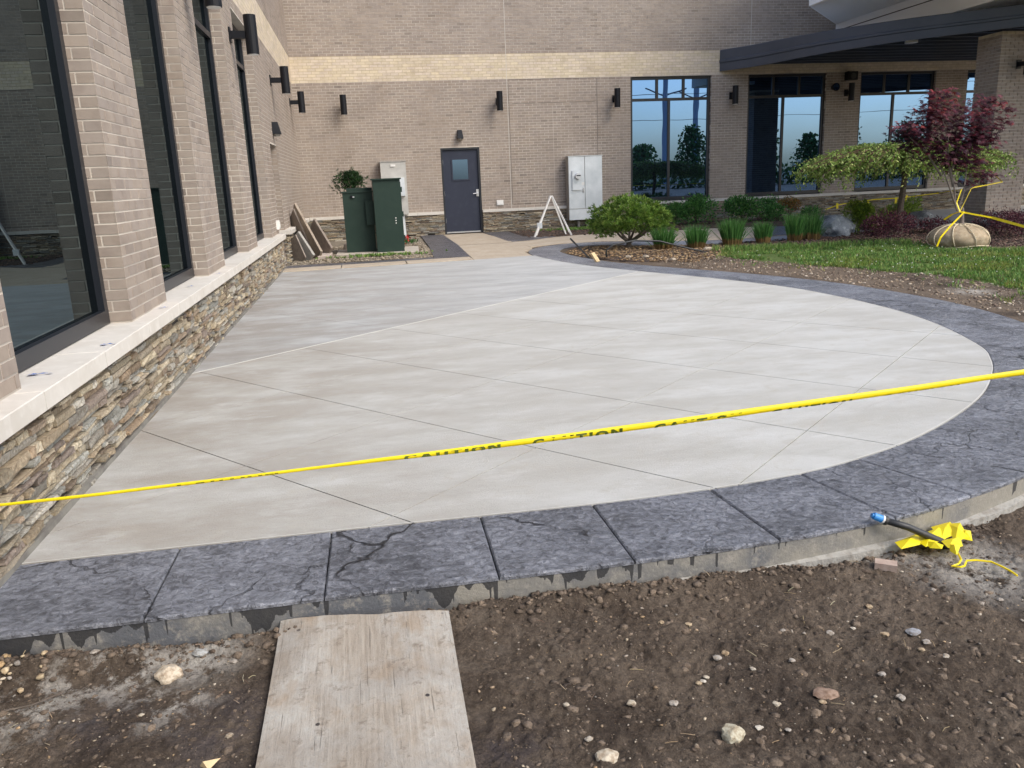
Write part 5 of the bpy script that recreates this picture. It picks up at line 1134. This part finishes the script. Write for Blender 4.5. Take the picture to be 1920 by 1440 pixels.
ribbon('yellow_ribbon','long thin yellow tape in front of the ledgestone behind the umbrella tree',[Y_(1548,393,20.5),Y_(1572,384,20.5),Y_(1600,379,20.5),Y_(1640,374,20.5),Y_(1690,371,20.4),Y_(1760,362,20),Y_(1822,352,19)],.025)
ribbon('yellow_ribbon','yellow tape knot end above the upright juniper',[Y_(1570,381,20.45),Y_(1570,391,20.45)],.06)
ribbon('yellow_ribbon','yellow tape loop just left of the umbrella tree trunk',[Y_(1681,370,20.3),Y_(1679,382,20.3)],.06)
ribbon('yellow_ribbon','yellow tape loop just right of the umbrella tree trunk',[Y_(1701,366,20.3),Y_(1696,381,20.3)],.06)
ribbon('yellow_ribbon','yellow tape wound up the maple stems',[kn,Y_(1794,380,11.85),Y_(1803,355,11.85)],.02)
# ---------------------------------------------------------------- conduit with blue cap and yellow plastic
r=thing('conduit_stub','black plastic pipe stub with a blue cap leaning on the patio edge','pipe',(2.2,2.8,-.1))
a=G(1640,968,.035); b=G(1765,1016,-.09); m=MB(); m.tube([a+(b-a)*.17,a.lerp(b,.5)+Vector((0,0,.008)),b,b+(b-a)*.25-Vector((0,0,.04))],[.0135,.014,.0155,.0155],12); m.build('pipe',M['rubber'],r,smooth=True)
m=MB(); m.tube([a-(b-a)*.02,a+(b-a)*.10],[.014,.0155],14); m.tube([a-(b-a)*.045,a-(b-a)*.0205],.0085,10); m.build('cap',M['bluecap'],r)
m=MB(); m.tube([a+(b-a)*.101,a+(b-a)*.125],.0175,14); m.build('collar',M['vinyl'],r)
m=MB(); m.tube([a+(b-a)*.126,a+(b-a)*.17],.019,14); m.build('coupling',M['rubber'],r)
r=thing('yellow_plastic','crumpled yellow tape bundle with a thin tail on the soil','tape bundle',(2.25,2.75,-.12)); mb=MB()
c0=G(1760,1020,-.085); fold=[((-78,5),(-30,-12),(-22,6),(-66,18)),((-45,-4),(5,-18),(18,-2),(-20,14)),((-10,-24),(26,-34),(42,-14),(8,2)),((20,-30),(44,-26),(60,-2),(34,6)),((40,-22),(64,-14),(68,2),(46,-2)),((8,2),(44,-4),(50,12),(22,16)),((22,8),(46,12),(38,34),(26,22)),((-26,2),(14,8),(10,22),(-12,16))]
for k,f in enumerate(fold):
    ps=[G(1755+u,1018+v,-.095)+Vector((0,0,.008+.022*(random.random() if j in (1,2) else .3))) for j,(u,v) in enumerate(f)]; mid=sum(ps,Vector())/4+Vector((0,0,.016))
    vs=ps+[mid]; mb.add(vs,[(0,1,4),(1,2,4),(2,3,4),(3,0,4)])
mb.build('folds',M['yellow'],r)
m=MB(); tl=[(1796,1040),(1802,1052),(1797,1060),(1785,1064),(1800,1066),(1808,1064),(1812,1054),(1830,1053),(1858,1056),(1880,1066),(1895,1074),(1907,1082)]
m.tube([G(u,v,-.112)+Vector((0,0,.006)) for u,v in tl],.004,5); m.build('tail',M['yellow'],r)
# ---------------------------------------------------------------- bed debris
def gp(u,v,z=-.02): return G(u,v,z)
m=MB(); P0=G(1137,487,-.03); P1=G(1140,472,-.02)+Vector((0,0,.06)); m.tube([P0,P0+Vector((0,0,.16)),P0+Vector((.12,.02,.24)),P0+Vector((.55,.1,.29)),P0+Vector((1.0,.15,.25)),P0+Vector((1.45,.1,.12)),P0+Vector((1.9,.0,.0))],.016,7); o=m.build('irrigation_hose',M['rubber'],smooth=True); tag(o,'black irrigation hose arching over the mulch in front of the pine bush','hose')
a=G(1106,485,-.02); m=MB(); m.bar(a,a+Vector((-.33,.05,.36)),.03,.03); o=m.build('black_rod',M['rubber']); tag(o,'straight black rod sticking up from the mulch at the bed tip','rod')
a=G(1121,491,-.0); m=MB(); m.bar(a,a+Vector((-.07,.08,.14)),.10,.03); o=m.build('wood_wedge',M['newwood']); tag(o,'short wooden board end stuck beside the black rod','wood scrap')
m=MB(); a=G(1104,472,-.02); m.tube([a,a+Vector((0,0,.12))],.007,5); o=m.build('drip_stake',M['rubber']); tag(o,'thin black drip stake at the left end of the bed','stake')
for k,(u,v) in enumerate(((1328,470),(1178,485),(1211,484),(1262,490))):
    g=G(u,v,-.02); rock('rock',('largest pale rock where mulch meets lawn','pale stone on the mulch nearest the wooden board end','pale stone in the middle of the mulch strip','pale stone on the bare soil at the patio edge')[k],(g.x,g.y,.01),.09 if k==0 else .05,.05,.045 if k==0 else .03,(.48,.42,.33),M['pebble'],'rock',3,.3,20+k)
# green leafy sprig left corner foreground
# ---------------------------------------------------------------- mirrored surroundings behind the camera (seen in the windows)
far=MB(); far.add([(-280,-280,-.28),(280,-280,-.28),(280,-22,-.18),(-280,-22,-.18)],[(0,1,2,3)]); o=far.build('far_lawn',M['farground']); tag(o,'far grass beyond the building seen in reflections',kind='structure')
def bigtree(x,y,h,rad,label):
    r=thing('tree',label,'tree',(x,y,-.2),'trees reflected in the windows'); m=MB(); m.tube([(x,y,-.3),(x+.1,y,h*.4),(x,y,h*.9)],[.16,.1,.03],7); m.build('trunk',M['bark'],r); mb=MB()
    for k in range(1300):
        v=rv(); t=random.random(); zc=h*(.22+.78*t); rr=rad*math.sqrt(max(.02,1-(t*1.02-.15)**2*1.15))*random.uniform(.3,1.05)
        leafq(mb,Vector((x+v.x*rr,y+v.y*rr,zc)),rv(),rv(),.32,.24,jit(random.choice([(.08,.18,.04),(.12,.24,.06),(.05,.11,.03)]),.3))
    mb.build('crown',M['leaf'],r)
for x,y,h,rad in ((24,-26,3.6,1.9),(29.5,-28,5.2,1.7),(33,-30,3.4,2.2),(37.5,-30,5.6,1.7),(42,-30,4.2,1.6),(46,-31,6.5,2.),(51,-28,5.,2.2),(56,-30,6.5,2.3),(62,-30,5,2.4)): ti=globals().get('ti',-1)+1; bigtree(x,y,h,rad,'green tree mirrored in the back windows, %s from the left'%('first','second','third','fourth','fifth','sixth','seventh','eighth','ninth')[ti])
mb=MB()
for k in range(5000):
    x=random.uniform(15,75); y=-24+random.uniform(-1.2,1.2); z=random.uniform(-.2,1.75+.4*mnoise.noise(Vector((x*.5,0,0)))); leafq(mb,Vector((x,y,z)),rv(),rv(),.4,.3,jit(random.choice([(.06,.13,.03),(.09,.18,.04),(.04,.08,.02)]),.3))
o=mb.build('hedge',M['leaf']); tag(o,'dark hedge mirrored low in the back windows','hedge',kind='stuff')
for x,y,wh in ((34.5,-48,'left'),(39.8,-52,'right')):
    r=thing('power_pylon',wh+' one of the two grey power poles mirrored in the first back window','power pole',(x,y,-.2),'power poles behind the photographer'); MB().tube([(x,y,-.3),(x,y,24)],[.36,.22],12).build('pole',mat('pole_steel',(.5,.52,.55),rough=.6),r)
    for z in (9.5,13.5,17.5):
        for s_ in (-1,1): MB().tube([(x,y,z),(x+s_*2.4,y,z+.9)],.09,6).build('arm',M['galvside'],r)
for k,z in enumerate((9.2,12,15,17.2,18)):
    m=MB(); m.tube([(-40+t*150,-49-.3*k,z-6*t*(1-t)*4*.35) for t in np.linspace(0,1,24)],.035,4); o=m.build('power_line',M['rubber']); tag(o,('lowest','second lowest','middle','second highest','highest')[k]+' of the thin power lines mirrored across the back windows','power line','power lines behind the photographer')
